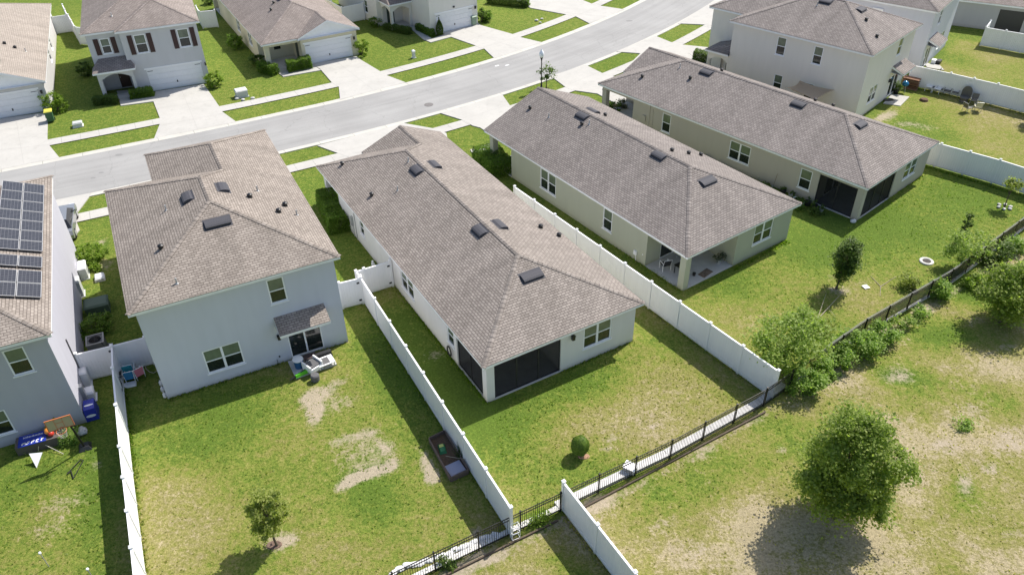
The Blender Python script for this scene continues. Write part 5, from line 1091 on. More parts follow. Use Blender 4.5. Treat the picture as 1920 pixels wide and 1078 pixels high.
box_cabinet('slim white cable pedestal on the lawn of the off-white house', (-9.79, 79.53), R(33), .28, .28, .72, MATS['box_white'], WHITE)
for i, (p, lab) in enumerate([((-25.47, 69.39), 'small white rock left of the grey transformer cabinet'), ((-24.89, 69.49), 'small white rock in front of the grey transformer cabinet'), ((-24.01, 69.58), 'small white rock right of the grey transformer cabinet')]): pass
ROCK = mat('white_rock', (.58, .57, .54), .85, var=.15, vscale=7, bump=.7, bscale=20)
def rock_mesh(seed, r=.15):
    rr = random.Random(seed); mb = MB(); n = 9; prof = [(.55, 0), (.95, .25), (1, .5), (.8, .8), (.35, 1.0)]
    ph = [rr.uniform(.8, 1.15) for _ in range(n)]; k = 0
    for f, z in prof:
        for i in range(n):
            a = 6.283*i/n; q = r*f*ph[i]*rr.uniform(.92, 1.08); mb.v.append((q*math.cos(a), q*math.sin(a)*.8, z*r*.95))
    for j in range(4):
        for i in range(n): mb.f.append([j*n+i, j*n+(i+1) % n, (j+1)*n+(i+1) % n, (j+1)*n+i])
    mb.f.append([4*n+i for i in range(n)]); mb.uv = [None]*len(mb.f); mb.mi = [0]*len(mb.f); return mb
def rock(p, r, seed, label, group=None, rz=0, m_=ROCK):
    o = rock_mesh(seed, r).build('rock', m_, None, loc=(p[0], p[1], 0), rz=rz); tag(o, label, 'rock', group); return o
for i, (p, lab) in enumerate([((-25.50, 69.52), 'small white rock left of the grey transformer cabinet'), ((-24.83, 69.24), 'small white rock in front of the grey transformer cabinet'), ((-24.01, 69.58), 'small white rock right of the grey transformer cabinet')]): rock(p, .2, i, lab)
for i in range(6):
    a = i*1.05; c = (35.32, 47.85); rock((c[0]+.42*math.cos(a), c[1]+.36*math.sin(a)), .15, 20+i, ('right', 'rear right', 'rear left', 'left', 'front left', 'front right')[i]+' white rock in the ring round the leaning sapling', 'ring of white rocks round the sapling', a)
for i, (p, r_) in enumerate([((3.37, 90.61), .22), ((3.77, 89.84), .16), ((4.01, 91.15), .18)]): rock(p, r_, 40+i, ('larger', 'front', 'rear')[i]+' white rock on the far lawn near the pavement at the top edge')
# wheelie bins
def bin_(label, loc, rz, body, lid):
    t = thing('wheelie_bin', label, 'bin', loc, rz)
    MB().prism([(-.26, -.30), (.26, -.30), (.26, .26), (-.26, .26)], .12, .98, top=[(-.31, -.37), (.31, -.37), (.31, .33), (-.31, .33)]).box(-.33, -.39, .93, .33, .35, .99).build('body', body, t)
    MB().prism([(-.34, -.40), (.34, -.40), (.34, .38), (-.34, .38)], .99, 1.03).prism([(-.34, -.40), (.34, -.40), (.34, .38), (-.34, .38)], 1.03, 1.10, top=[(-.28, -.30), (.28, -.30), (.28, .30), (-.28, .30)]).build('lid', lid, t)
    for x in (-.30, .30): MB().tube((x-.03, .30, .12), (x+.03, .30, .12), .12, .12, 14).build('wheel', BLACK, t)
    MB().tube((-.25, .42, .98), (.25, .42, .98), .018, .018, 6).build('handle', body, t)
    return t
BG = mat('bin_green', (.045, .12, .06), .5)
bin_('dark green wheelie bin with a yellow lid beside the left driveway across the street', (-40.94, 65.35), R(24), BG, mat('bin_yellow', (.55, .52, .08), .5))
bin_('pale green wheelie bin beside the white garage of the off-white house', (-3.92, 89.51), R(35), mat('bin_pale_green', (.22, .30, .22), .55), MATS['bin_pale_green'])
# manhole, drain, road marks
tag(MB().lathe([(.42, 0), (.42, .012), (.36, .016), (.001, .016)], 22, (*(-7.34, 67.52), .013)).build('manhole_cover', mat('manhole', (.16, .15, .145), .8, var=.3, vscale=12)), 'round dark manhole cover in the road', 'manhole cover')
for i, (p, r_) in enumerate([((-32.23, 58.51), .2), ((-32.44, 55.49), .13), ((-32.72, 54.63), .13), ((14.01, 90.04), .25)]):
    tag(MB().lathe([(r_, 0), (r_*.8, .003), (.001, .003)], 9, (*p, .014), sx=1.6).build('tar_patch', mat('tar', (.22, .218, .215), .9)), kind='structure')
for i, p in enumerate([(-1.12, 76.87), (-0.09, 76.97)]): tag(MB().box(-.22, -.08, 0, .22, .08, .004, ang=.6).build('paint_patch', WHITE, None, loc=(*p, .014)), kind='structure')
# parked car mostly hidden behind the blue-grey house
def car():
    t = thing('parked_car', 'silver grey car parked on the drive behind the blue-grey house, only its side showing', 'car', (*(-31.54, 46.98), .065), R(112))
    paint = mat('car_silver', (.34, .35, .37), .25, metal=.5)
    # side profile swept across the width with tumblehome
    prof = [(-2.2, .35), (-2.25, .65), (-2.1, .9), (-1.35, .98), (2.0, .86), (2.25, .6), (2.2, .32)]
    cab = [(-1.75, .93), (-1.25, 1.40), (.35, 1.45), (1.15, .95)]
    q = MB(); w_ = .88
    for s in (-1, 1): q.poly([(x, s*w_, z) for x, z in prof])
    for (x0, z0), (x1, z1) in zip(prof, prof[1:]+prof[:1]): q.poly([(x0, -w_, z0), (x1, -w_, z1), (x1, w_, z1), (x0, w_, z0)])
    q.poly([(-1.25, -.62, 1.40), (.35, -.62, 1.45), (.35, .62, 1.45), (-1.25, .62, 1.40)])
    q.build('body', paint, t)
    g = MB(); gl = mat('car_glass', (.02, .022, .026), .06)
    for s in (-1, 1): g.poly([(-1.75, s*.84, .95), (1.15, s*.84, .95), (.35, s*.62, 1.445), (-1.25, s*.62, 1.395)])
    g.poly([(-1.75, -.84, .95), (-1.75, .84, .95), (-1.25, .62, 1.395), (-1.25, -.62, 1.395)]); g.poly([(1.15, -.84, .93), (1.15, .84, .93), (.35, .62, 1.445), (.35, -.62, 1.445)]); g.build('window', gl, t)
    for x in (-1.4, 1.4):
        for s in (-1, 1):
            wv = MB().tube((x, s*.74, .33), (x, s*.90, .33), .33, .33, 20).build('wheel', mat('tyre', (.02, .02, .02), .8), t); MB().tube((x, s*.90, .33), (x, s*.915, .33), .21, .19, 14).build('rim', METALG, wv)
    for s in (-1, 1): MB().box(2.12, s*.62-.16, .62, 2.27, s*.62+.16, .76).build('headlight', mat('lamp_clear', (.7, .72, .75), .1), t); MB().box(.7, s*.88-.02, .93, .9, s*1.02, 1.05).build('wing_mirror', paint, t)
car()
# ------------------------------------------------------------ between the two left houses
def ac(label, loc, rz, s=.9):
    t = thing('air_conditioner', label, 'air conditioner', loc, rz); MB().box(-s/2, -s/2, .08, s/2, s/2, .92).box(-s/2-.1, -s/2-.1, 0, s/2+.1, s/2+.1, .08).build('cabinet', mat('ac_grey', (.13, .135, .135), .6), t)
    q = MB(); r0 = s/2+.02
    for a in ((-r0, -r0, r0, -r0+.07), (-r0, r0-.07, r0, r0), (-r0, -r0+.07, -r0+.07, r0-.07), (r0-.07, -r0+.07, r0, r0-.07)): q.box(a[0], a[1], .92, a[2], a[3], .98)
    q.build('top_rim', mat('ac_rim', (.27, .27, .26), .5), t)
    q = MB()
    for k in range(1, 7): q.lathe([(s*.055*k, .95), (s*.055*k+.012, .96), (s*.055*k+.024, .95)], 24)
    for k in range(4): a = k*.785; q.tube((-.4*math.cos(a), -.4*math.sin(a), .955), (.4*math.cos(a), .4*math.sin(a), .955), .008, .008, 4)
    q.build('fan_guard', BLACK, t); MB().lathe([(.14, .86), (.12, .92), (.001, .93)], 16).build('fan_hub', DARK, t)
ac('square air conditioner unit with pale rim behind the white gate, beside the shaded shrub', (-23.60, 33.83), R(24.5))
GRB = mat('utility_green', (.06, .10, .065), .55)
t = thing('utility_box', 'dark green utility box in the gap between the two left houses', 'utility box', (-25.26, 37.70), R(24)); MB().box(-.65, -.5, 0, .65, .5, .62).build('cabinet', GRB, t); MB().prism([(-.7, -.55), (.7, -.55), (.7, .55), (-.7, .55)], .62, .72, top=[(-.6, -.45), (.6, -.45), (.6, .45), (-.6, .45)]).build('lid', GRB, t)
box_cabinet('pale box standing on the worn grass between the two left houses', (-26.56, 41.01), R(26), .5, .6, .18, mat('box_pale', (.6, .58, .5), .7), WHITE)
box_cabinet('tall pale cabinet against the white wall of the blue-grey house', (-27.69, 41.40), R(24), .45, 1.0, .8, UG, WHITE)
box_cabinet('narrow grey cabinet below the tall pale one on the wall of the blue-grey house', (-27.06, 39.37), R(24), .35, .7, 1.1, UG, UG)
box_cabinet('white plastic storage cabinet beside the white gate', (-23.17, 31.11), R(24), .42, .5, 1.0, WHITE, WHITE, 'storage_cabinet', 'cabinet')
box_cabinet('square white cooler box above the blue barrel cover', (-22.53, 30.08), R(24), .5, .55, .55, WHITE, WHITE, 'cooler_box', 'cooler')
# tarp covered rolled blue bag with white emblem
BLUE = mat('tarp_blue', (.02, .035, .32), .45, var=.15, vscale=5)
t = thing('storage_bag', 'blue covered storage bag with a white emblem at the corner of the blue-grey house', 'storage bag', (-21.91, 28.85), R(24.5))
q = MB().prism([(-.3, -.42), (.3, -.42), (.3, .5), (-.3, .5)], 0, .75, top=[(-.26, -.36), (.26, -.36), (.26, .44), (-.26, .44)]); q.build('cover', BLUE, t)
q = MB(); zz = .753
n_ = 14; q.poly([(.23*math.cos(6.283*i/n_)*1.0, -.02+.07*math.sin(6.283*i/n_)*1.0, zz) for i in range(n_)])
q.poly([(-.20, -.27, .61), (-.02, -.27, .61), (-.02, -.275, .55), (-.2, -.275, .55)]) if False else None
n0 = 12
ring = [(.24*math.cos(6.283*i/n0), .10*math.sin(6.283*i/n0)) for i in range(n0)]
q.poly([(x, -.43+.0, .35+y*.9) for x, y in ring]); q.build('emblem', WHITE, t)
# ------------------------------------------------------------ behind the blue-grey house
t = thing('basketball_hoop', 'basketball hoop with a tan backboard against the blue-grey house', 'basketball hoop', (-21.38, 26.65), R(24.5+180))
MB().prism([(-.3, -.25), (.3, -.25), (.3, .3), (-.3, .3)], 0, .2, top=[(-.2, -.15), (.2, -.15), (.2, .2), (-.2, .2)]).build('base', DARK, t)
MB().tube((0, .1, .2), (.12, .30, 2.2), .05, .045, 10).build('pole', BLACK, t)
TAN = mat('board_tan', (.42, .36, .22), .4); RED = mat('rim_orange', (.50, .16, .06), .5)
bb = MB().box(-.12, .38, 1.95, .98, .42, 2.6).build('backboard', TAN, t)
q = MB()
for a in ((-.14, .375, 1.93, 1.0, .425, 1.97), (-.14, .375, 2.58, 1.0, .425, 2.62), (-.14, .375, 1.97, -.10, .425, 2.58), (.96, .375, 1.97, 1.0, .425, 2.58), (.26, .37, 1.97, .28, .428, 2.58), (.60, .37, 1.97, .62, .428, 2.58), (.28, .37, 2.33, .60, .428, 2.35)): q.box(*a)
q.build('board_frame', RED, bb)
q = MB(); n_ = 18
for i in range(n_):
    a, b_ = 6.283*i/n_, 6.283*(i+1)/n_; q.tube((.43+.23*math.cos(a), .67+.23*math.sin(a), 2.02), (.43+.23*math.cos(b_), .67+.23*math.sin(b_), 2.02), .014, .014, 5)
q.tube((.43, .42, 2.02), (.43, .46, 2.02), .03, .03, 6); q.build('rim', RED, t)
q = MB()
for i in range(12):
    a = 6.283*i/12
    for dlt in (-.5, .5): q.tube((.43+.23*math.cos(a), .67+.23*math.sin(a), 2.01), (.43+.14*math.cos(a+dlt), .67+.14*math.sin(a+dlt), 1.65), .009, .009, 4)
q.build('net', mat('net_white', (.7, .62, .60), .8), t)
# blue banner draped over a long box
t = thing('storage_box', 'long grey deck box under a blue banner with white lettering, beside the blue-grey house', 'storage box', (-23.71, 26.85), R(22))
MB().box(-.95, -.38, 0, 1.15, .38, .52).build('body', mat('deck_box', (.10, .085, .08), .7), t)
bn = MB().prism([(-.80, -.42), (.45, -.42), (.45, .36), (-.80, .36)], .525, .56).build('banner', mat('banner_blue', (.015, .035, .30), .45), t)
q = MB()
def strokes(q, x, y, s, segs, z=.565):
    for (a, b_, c, d) in segs:
        p, r_ = Vector((x+a*s, y+b_*s)), Vector((x+c*s, y+d*s)); dd = (r_-p).normalized(); nn = Vector((-dd.y, dd.x))*s*.14
        q.poly([(*(p-nn), z), (*(r_-nn), z), (*(r_+nn), z), (*(p+nn), z)])
GL = [[(0, 0, .25, 1), (.25, 1, .5, .3), (.5, .3, .75, 1), (.75, 1, 1, 0)], [(0, 0, .3, 1), (.3, 1, .8, .9), (.15, .5, .6, .5)], [(0, 0, .3, 1), (.3, 1, .8, .9), (.15, .5, .6, .5)], [(0, 0, .2, 1), (.2, 1, .7, .9), (0, 0, .6, 0)], [(.1, 0, .3, 1), (.3, 1, .8, .9)]]
for i, g_ in enumerate(GL): strokes(q, -.62+i*.21, -.34, .19, [(a*.9, b_*.9, c*.9, d*.9) for a, b_, c, d in g_])
for i in range(7): strokes(q, -.58+i*.13, .12, .10, [(0, 0, .2, 1), (.2, 1, .8, 1), (.8, 1, .6, 0)] if i % 2 else [(0, 0, .1, 1), (.1, .5, .8, .5), (.8, 1, .7, 0)])
q.build('lettering', WHITE, bn)
t = thing('toy_ball', 'orange and red plastic toy lying on the deck box', 'toy', (*(-23.17, 27.11), .54)); MB().lathe([(.01, 0), (.15, .05), (.2, .17), (.16, .3), (.01, .36)], 14).build('ball', mat('toy_orange', (.80, .28, .04), .4), t, smooth=True); MB().lathe([(.08, .0), (.15, .09), (.10, .22), (.01, .25)], 12, (.16, -.12, 0)).build('cap', mat('toy_red', (.6, .05, .03), .4), t, smooth=True)
t = thing('white_board', 'tilted white triangular board on the lawn of the blue-grey house', 'board', (-23.28, 25.67), R(20)); q = MB(); q.v += [(-.25, .28, .5), (.32, .22, .42), (-.02, -.32, .02), (-.25, .30, .46), (.32, .24, .38), (-.02, -.30, -.02)]; q.f += [[0, 2, 1], [3, 4, 5], [0, 1, 4, 3], [1, 2, 5, 4], [2, 0, 3, 5]]; q.uv = [None]*5; q.mi = [0]*5; q.build('panel', mat('board_white', (.82, .83, .84), .4), t); MB().tube((0, .25, .4), (.03, .5, 0), .02, .02, 6).build('prop', METALG, t)
t = thing('metal_stand', 'thin black folding stand lying on the lawn of the blue-grey house', 'stand', (-21.26, 25.23), 0); q = MB(); P0 = Vector((-21.26, 25.23)); 
for a, b_ in (((152, 862), (126, 890)), ((156, 864), (138, 897)), ((126, 890), (133, 885)), ((133, 885), (138, 897)), ((152, 862), (156, 864))): pass
LN = [((-21.24, 25.83), (-21.51, 24.91)), ((-21.08, 25.75), (-21.08, 24.64)), ((-21.51, 24.91), (-21.39, 25.10)), ((-21.39, 25.10), (-21.08, 24.64)), ((-21.24, 25.83), (-21.08, 25.75))]
for a, b_ in LN: q.tube((a[0]-P0.x, a[1]-P0.y, .05), (b_[0]-P0.x, b_[1]-P0.y, .05), .022, .022, 6)
q.build('frame', BLACK, t)
t = thing('metal_pole', 'two thin bare poles lying over the weeds beside the deck box', 'pole', (-23.85, 26.81), 0); P0 = Vector((-23.85, 26.81)); q = MB()
for a, b_ in (((-23.88, 26.88), (-22.24, 26.19)), ((-23.48, 26.43), (-23.59, 26.42))): q.tube((a[0]-P0.x, a[1]-P0.y, .35), (b_[0]-P0.x, b_[1]-P0.y, .05), .016, .016, 6)
q.build('pole', mat('pole_pale', (.5, .48, .42), .6), t)
t = thing('cushion', 'crumpled pale grey cover heaped beside the basketball hoop', 'cover', (-21.97, 27.59), R(20)); rock_mesh(91, .36).build('fabric', mat('cover_pale', (.45, .46, .47), .9, var=.35, vscale=9), t)
for i, (p, lab) in enumerate([((-20.05, 19.90), 'thin grey stake with a round cap, the left of two at the bottom edge'), ((-17.70, 19.09), 'thin grey stake with a round cap, the right of two at the bottom edge')]):
    t = thing('garden_stake', lab, 'stake', p, 0); MB().tube((0, 0, 0), (-.03, 0, .95), .018, .018, 8).build('pole', METALG, t); MB().lathe([(.02, .93), (.06, .96), (.05, 1.02), (.001, 1.05)], 12, (-.03, 0, 0)).build('cap', WHITE, t)
# ------------------------------------------------------------ gap beside the light grey house: beach chairs and a bicycle
def beach_chair(label, loc, rz, m1, m2):
    t = thing('beach_chair', label, 'folding chair', loc, rz); q = MB(); fr = []
    for s in (-.28, .28): q.tube((s, -.3, .05), (s, .25, .32), .016, .016, 6); q.tube((s, .15, .05), (s, .35, .95), .018, .018, 6); q.tube((s, -.32, .32), (s, .2, .30), .016, .016, 6); q.tube((s, -.32, 0), (s, -.32, .5), .016, .016, 6); q.tube((s, -.34, .5), (s, .28, .52), .03, .03, 6)
    q.tube((-.28, .35, .95), (.28, .35, .95), .018, .018, 6); q.build('frame', WHITE, t)
    q = MB(); q.poly([(-.27, -.3, .32), (.27, -.3, .32), (.27, .18, .29), (-.27, .18, .29)]); q.build('seat', m2, t)
    q = MB(); q.poly([(-.27, .18, .33), (.27, .18, .33), (.27, .35, .93), (-.27, .35, .93)]); q.build('backrest', m1, t)
TEAL = mat('fabric_teal', (.05, .48, .50), .8, var=.15, vscale=8); PINK = mat('fabric_pink', (.75, .25, .34), .8); FBLUE = mat('fabric_blue', (.04, .25, .52), .8)
beach_chair('teal folding beach chair with white frame beside the white gate', (-21.10, 31.90), R(200), TEAL, TEAL)
beach_chair('low blue folding beach chair in front of the teal one', (-20.81, 31.39), R(200), FBLUE, FBLUE)
beach_chair('pink folding beach chair beside the teal and blue ones', (-20.51, 31.59), R(225), PINK, PINK)
t = thing('storage_box', 'white plastic lid on the grass by the beach chairs', 'lid', (-20.86, 31.05), R(20)); MB().prism([(-.35, -.2), (.35, -.2), (.35, .2), (-.35, .2)], .0, .1, top=[(-.3, -.16), (.3, -.16), (.3, .16), (-.3, .16)]).build('lid', WHITE, t)
t = thing('bicycle', 'black bicycle leaning against the white fence beside the beach chairs', 'bicycle', (-21.15, 30.89), ang((-20.87, 30.29), (-18.4, 24.9))); 
for x in (-.5, .5):
    q = MB(); n_ = 20
    for i in range(n_):
        a, b_ = 6.283*i/n_, 6.283*(i+1)/n_; q.tube((x+.32*math.cos(a), .1*math.sin(a), .33+.32*math.sin(a)), (x+.32*math.cos(b_), .1*math.sin(b_), .33+.32*math.sin(b_)), .02, .02, 5)
    for i in range(8): a = .785*i; q.tube((x, 0, .33), (x+.31*math.cos(a), .1*math.sin(a), .33+.31*math.sin(a)), .004, .004, 3)
    q.build('wheel', BLACK, t)
q = MB()
for a, b_ in (((-.5, 0, .33), (-.05, 0, .3)), ((-.05, 0, .3), (-.2, .06, .8)), ((-.2, .06, .75), (.33, .07, .82)), ((-.05, 0, .3), (.35, .06, .75)), ((-.5, 0, .33), (-.18, .05, .72)), ((.5, 0, .33), (.32, .08, .92))): q.tube(a, b_, .018, .018, 6)
q.build('frame', mat('bike_frame', (.03, .03, .035), .35), t); MB().box(-.32, .02, .82, -.08, .12, .87).build('saddle', BLACK, t); MB().tube((.3, -.2, .96), (.3, .3, .98), .016, .016, 6).build('handlebar', BLACK, t)
t = thing('garden_rake', 'long thin black pole leaning on the white fence beside the beach chairs', 'rake', (-21.61, 32.17), 0); MB().tube((0, 0, 0), (-.65, .15, 2.0), .018, .018, 6).build('handle', BLACK, t); MB().box(-.2, -.02, 0, .2, .02, .05).build('head', BLACK, t)
t = thing('garden_hose', 'pale hose loosely coiled on the shaded grass near the light grey house corner', 'hose', (-20.15, 31.96), 0); q = MB(); P0 = Vector((-20.15, 31.96)); pts = [(-20.64, 32.67), (-20.42, 32.32), (-20.12, 32.05), (-19.88, 31.96), (-19.78, 32.08), (-19.73, 32.21)]
for a, b_ in zip(pts, pts[1:]): q.tube((a[0]-P0.x, a[1]-P0.y, .03), (b_[0]-P0.x, b_[1]-P0.y, .03), .02, .02, 6)
q.build('hose', mat('hose_pale', (.45, .42, .33), .6), t)
for i, (p, lab) in enumerate([((-19.11, 31.01), 'upper white bottle on the ground at the left corner of the light grey house'), ((-18.86, 30.55), 'middle white bottle at the left corner of the light grey house'), ((-18.59, 30.10), 'lowest white bottle at the left corner of the light grey house')]):
    t = thing('plastic_bottle', lab, 'bottle', p); MB().lathe([(.09, 0), (.10, .05), (.09, .25), (.03, .32), (.03, .36)], 10).build('body', WHITE, t, smooth=True); MB().lathe([(.035, .36), (.035, .39), (.001, .39)], 8).build('cap', METALG, t)
# ------------------------------------------------------------ patio of the light grey house
pa = R(26.465)
tag(MB().prism([(-12.61, 32.68), (-11.87, 31.30), (-9.82, 32.39), (-10.39, 33.43)], -.02, .09).build('patio', CONC2), kind='structure')
def patio_chair(name, label, loc, rz, fr, fa, back=.85, z0=.0):
    t = thing(name, label, 'chair', (loc[0], loc[1], z0), rz); q = MB()
    for s in (-.27, .27):
        q.tube((s, -.25, 0), (s, -.25, .58), .018, .018, 6); q.tube((s, .25, 0), (s, .25, .42), .018, .018, 6); q.tube((s, -.27, .58), (s, .28, .60), .022, .022, 6); q.tube((s, .22, .38), (s, .38, back+.05), .018, .018, 6)
    q.tube((-.27, .38, back+.05), (.27, .38, back+.05), .018, .018, 6); q.tube((-.27, -.25, .38), (.27, -.25, .38), .018, .018, 6); q.build('frame', fr, t)
    q = MB(); q.prism([(-.26, -.26), (.26, -.26), (.26, .24), (-.26, .24)], .38, .43); q.build('seat', fa, t)
    q = MB(); q.prism([(-.26, .22), (.26, .22), (.26, .25), (-.26, .25)], .45, back+.03, top=[(-.26, .36), (.26, .36), (.26, .39), (-.26, .39)]); q.build('backrest', fa, t)
    for s in (-.27, .27): pass
    return t
FG = mat('fabric_grey', (.11, .11, .115), .85, var=.1, vscale=9)
def lounge(label, loc, rz):
    t = thing('patio_chair', label, 'chair', (loc[0], loc[1], .09), rz); MB().prism([(-.42, -.40), (.42, -.40), (.42, .40), (-.42, .40)], .12, .36).box(-.40, -.38, 0, -.34, -.32, .12).box(.34, -.38, 0, .40, -.32, .12).box(-.40, .32, 0, -.34, .38, .12).box(.34, .32, 0, .40, .38, .12).build('frame', WHITE, t)
    MB().prism([(-.30, -.32), (.30, -.32), (.30, .30), (-.30, .30)], .36, .44).build('cushion', FG, t)
    for x in (-.42, .34): MB().box(x, -.40, .36, x+.08, .40, .56).build('armrest', WHITE, t)
lounge('white patio seat with grey cushion on the sunny patio of the light grey house', (-11.04, 31.99), pa+.38)
t = thing('patio_table', 'low white table with a grey square top panel on the sunny patio', 'table', (*(-10.43, 32.36), .09), pa+.08); MB().box(-.48, -.36, .22, .48, .36, .27).box(-.44, -.32, 0, -.38, -.26, .22).box(.38, -.32, 0, .44, -.26, .22).box(-.44, .26, 0, -.38, .32, .22).box(.38, .26, 0, .44, .32, .22).build('table_top', WHITE, t); MB().box(-.30, -.28, .272, .22, .26, .285).build('inset_panel', FG, t)
t = thing('storage_bin', 'blue plastic tub with a white lid on the shaded patio', 'tub', (*(-11.85, 32.18), .09)); MB().lathe([(.22, 0), (.27, .55)], 18).build('tub', mat('tub_blue', (.02, .10, .24), .45), t); MB().lathe([(.29, .55), (.29, .60), (.001, .62)], 18).build('lid', WHITE, t)
t = thing('leaf_blower', 'bright green garden machine lying on the shaded patio edge', 'leaf blower', (*(-11.54, 31.53), .09), pa+.25); MB().prism([(-.42, -.08), (.35, -.13), (.35, .13), (-.42, .08)], .05, .22, top=[(-.40, -.05), (.30, -.08), (.30, .08), (-.40, .05)]).build('housing', mat('machine_green', (.12, .55, .03), .4), t); MB().tube((-.42, 0, .12), (-.75, 0, .08), .06, .045, 10).build('nozzle', BLACK, t); MB().tube((-.1, 0, .22), (.2, 0, .3), .02, .02, 6).build('handle', BLACK, t)
t = thing('ottoman', 'small dark grey round stool at the edge of the sunny patio', 'stool', (-10.77, 31.17)); MB().lathe([(.20, 0), (.24, .1), (.24, .38), (.19, .44), (.001, .45)], 16).build('seat', FG, t, smooth=False)
t = thing('barbecue_cover', 'low black covered grill beside the sliding door', 'grill', (*(-10.69, 32.95), .09), pa); MB().prism([(-.55, -.16), (.55, -.16), (.55, .18), (-.55, .18)], 0, .35, top=[(-.5, -.1), (.5, -.1), (.5, .12), (-.5, .12)]).build('cover', DARK, t)
t = thing('patio_table', 'small low dark table in the shade by the sliding door', 'table', (*(-11.33, 32.70), .09), pa); MB().box(-.35, -.22, .30, .35, .22, .34).build('table_top', mat('wood_dark', (.07, .05, .05), .6), t)
for x in (-.3, .3):
    for y in (-.18, .18): MB().box(x-.02, y-.02, 0, x+.02, y+.02, .30).build('leg', BLACK, t)
q = thing('garden_hose', 'black coiled hose leaning on the rear wall of the light grey house', 'hose', (*(-13.89, 32.41), 0), pa); m_ = MB()
for i in range(20):
    a, b_ = 6.283*i/20, 6.283*(i+1)/20; m_.tube((.18*math.cos(a), .1+.08*math.sin(a), .33+.32*math.sin(a)), (.18*math.cos(b_), .1+.08*math.sin(b_), .33+.32*math.sin(b_)), .018, .018, 5)
m_.build('hose', BLACK, q); m_ = MB()
for i in range(8): a = .785*i; m_.tube((0, .1, .33), (.17*math.cos(a), .1+.08*math.sin(a), .33+.31*math.sin(a)), .005, .005, 3)
m_.build('holder', METALG, q)
# raised bed by the fence
t = thing('planter_box', 'dark timber raised bed in the shadow of the white fence', 'planter', (-1.87, 24.85, 0), 0); o_ = Vector((-1.87, 24.85)); WDK = mat('timber_grey_brown', (.16, .115, .095), .85, var=.25, vscale=6)
c4 = [Vector((-4.22, 26.57)), Vector((-3.50, 27.05)), Vector((-2.24, 24.57)), Vector((-3.03, 24.11))]
for a, b_ in zip(c4, c4[1:]+c4[:1]):
    d = (b_-a).normalized(); n2 = Vector((-d.y, d.x))*.05; MB().prism([tuple(a-o_), tuple(b_-o_), tuple(b_-o_+n2), tuple(a-o_+n2)], 0, .32).build('side_board', WDK, t)
MB().prism([tuple(p-o_) for p in c4], 0, .12).build('soil', SOIL, t)
t = thing('seed_bag', 'green and yellow bag lying in the dark raised bed', 'bag', (*(-3.57, 26.00), .12), .3); q = MB(); q.prism([(-.18, -.32), (.18, -.32), (.2, .3), (-.16, .32)], 0, .13, top=[(-.12, -.24), (.12, -.24), (.13, .22), (-.1, .24)]); q.build('bag', mat('bag_green', (.03, .20, .07), .5), t); MB().prism([(-.12, .02), (.11, .04), (.10, .22), (-.1, .2)], .131, .14).build('print', mat('bag_yellow', (.6, .62, .15), .5), t)
t = thing('board', 'pale lilac-grey board lying in the lower end of the raised bed', 'board', (*(-2.83, 24.78), .13), ang((-3.03, 24.11), (-2.24, 24.57))); MB().box(-.42, -.34, 0, .36, .36, .04).build('panel', mat('board_lilac', (.36, .36, .46), .6), t)
t = thing('bamboo_stick', 'thin pale stick across the raised bed', 'stick', (*(-2.78, 25.21), .3), 0); MB().tube((-.55, .15, .05), (.5, -.1, .05), .015, .012, 6).build('stick', mat('stick_pale', (.35, .29, .2), .8), t)
t = thing('spiky_plant', 'dark spiky plant between the raised bed and the white fence', 'plant', (-2.68, 25.47)); q = MB(); rr = random.Random(4)
for i in range(26): a = rr.uniform(0, 6.28); l_ = rr.uniform(.5, 1.0); ln = rr.uniform(.1, .45); q.tube((rr.uniform(-.1, .1), rr.uniform(-.2, .2), 0), (math.cos(a)*ln, math.sin(a)*ln, l_), .02, .004, 4)
q.build('leaves', LF_DARK, t)
# white bags along the fence
BAG = mat('bag_white', (.66, .66, .66), .7, var=.12, vscale=6, bump=.6, bscale=14)
rr = random.Random(8); a0, b0 = Vector((-5.21, 19.27)), Vector((-0.61, 21.08))
nb = 17; ORD = 'first second third fourth fifth sixth seventh eighth ninth tenth eleventh twelfth thirteenth fourteenth fifteenth sixteenth seventeenth'.split()
for i in range(nb):
    p = a0.lerp(b0, i/(nb-1)); d = (b0-a0).normalized(); nn = Vector((-d.y, d.x)); p = p+nn*rr.uniform(-.02, .16)
    q = rock_mesh(300+i, .21).build('sand_bag', BAG, None, loc=(p.x, p.y, -.02), rz=math.atan2(d.y, d.x)+rr.uniform(-.5, .5)); q.scale = (1.15, .9, rr.uniform(.6, .9))
    tag(q, 'white filled bag, '+ORD[i]+' from the bottom edge in the row along the black fence', 'bag', 'white bags along the black fence')
t = thing('metal_rack', 'small white wire rack at the end post of the white fence', 'rack', (-.05, 20.95, 0), .4); q = MB()
for z in (.05, .45, .85): q.tube((-.18, -.12, z), (.18, -.12, z), .014, .014, 5); q.tube((-.18, .12, z), (.18, .12, z), .014, .014, 5); q.tube((-.18, -.12, z), (-.18, .12, z), .014, .014, 5); q.tube((.18, -.12, z), (.18, .12, z), .014, .014, 5)
for x in (-.18, .18):
    for y in (-.12, .12): q.tube((x, y, 0), (x, y, .9), .014, .014, 5)
q.build('frame', WHITE, t)
t = thing('storage_box', 'small white lidded crate on the concrete strip by the black fence', 'crate', (*(5.45, 24.50), .13), ang((5.64, 24.28), (7.48, 25.26))+.5); MB().box(-.22, -.28, 0, .22, .28, .24).build('body', mat('crate_grey', (.35, .36, .38), .6), t); MB().box(-.25, -.31, .24, .25, .31, .29).build('lid', WHITE, t)
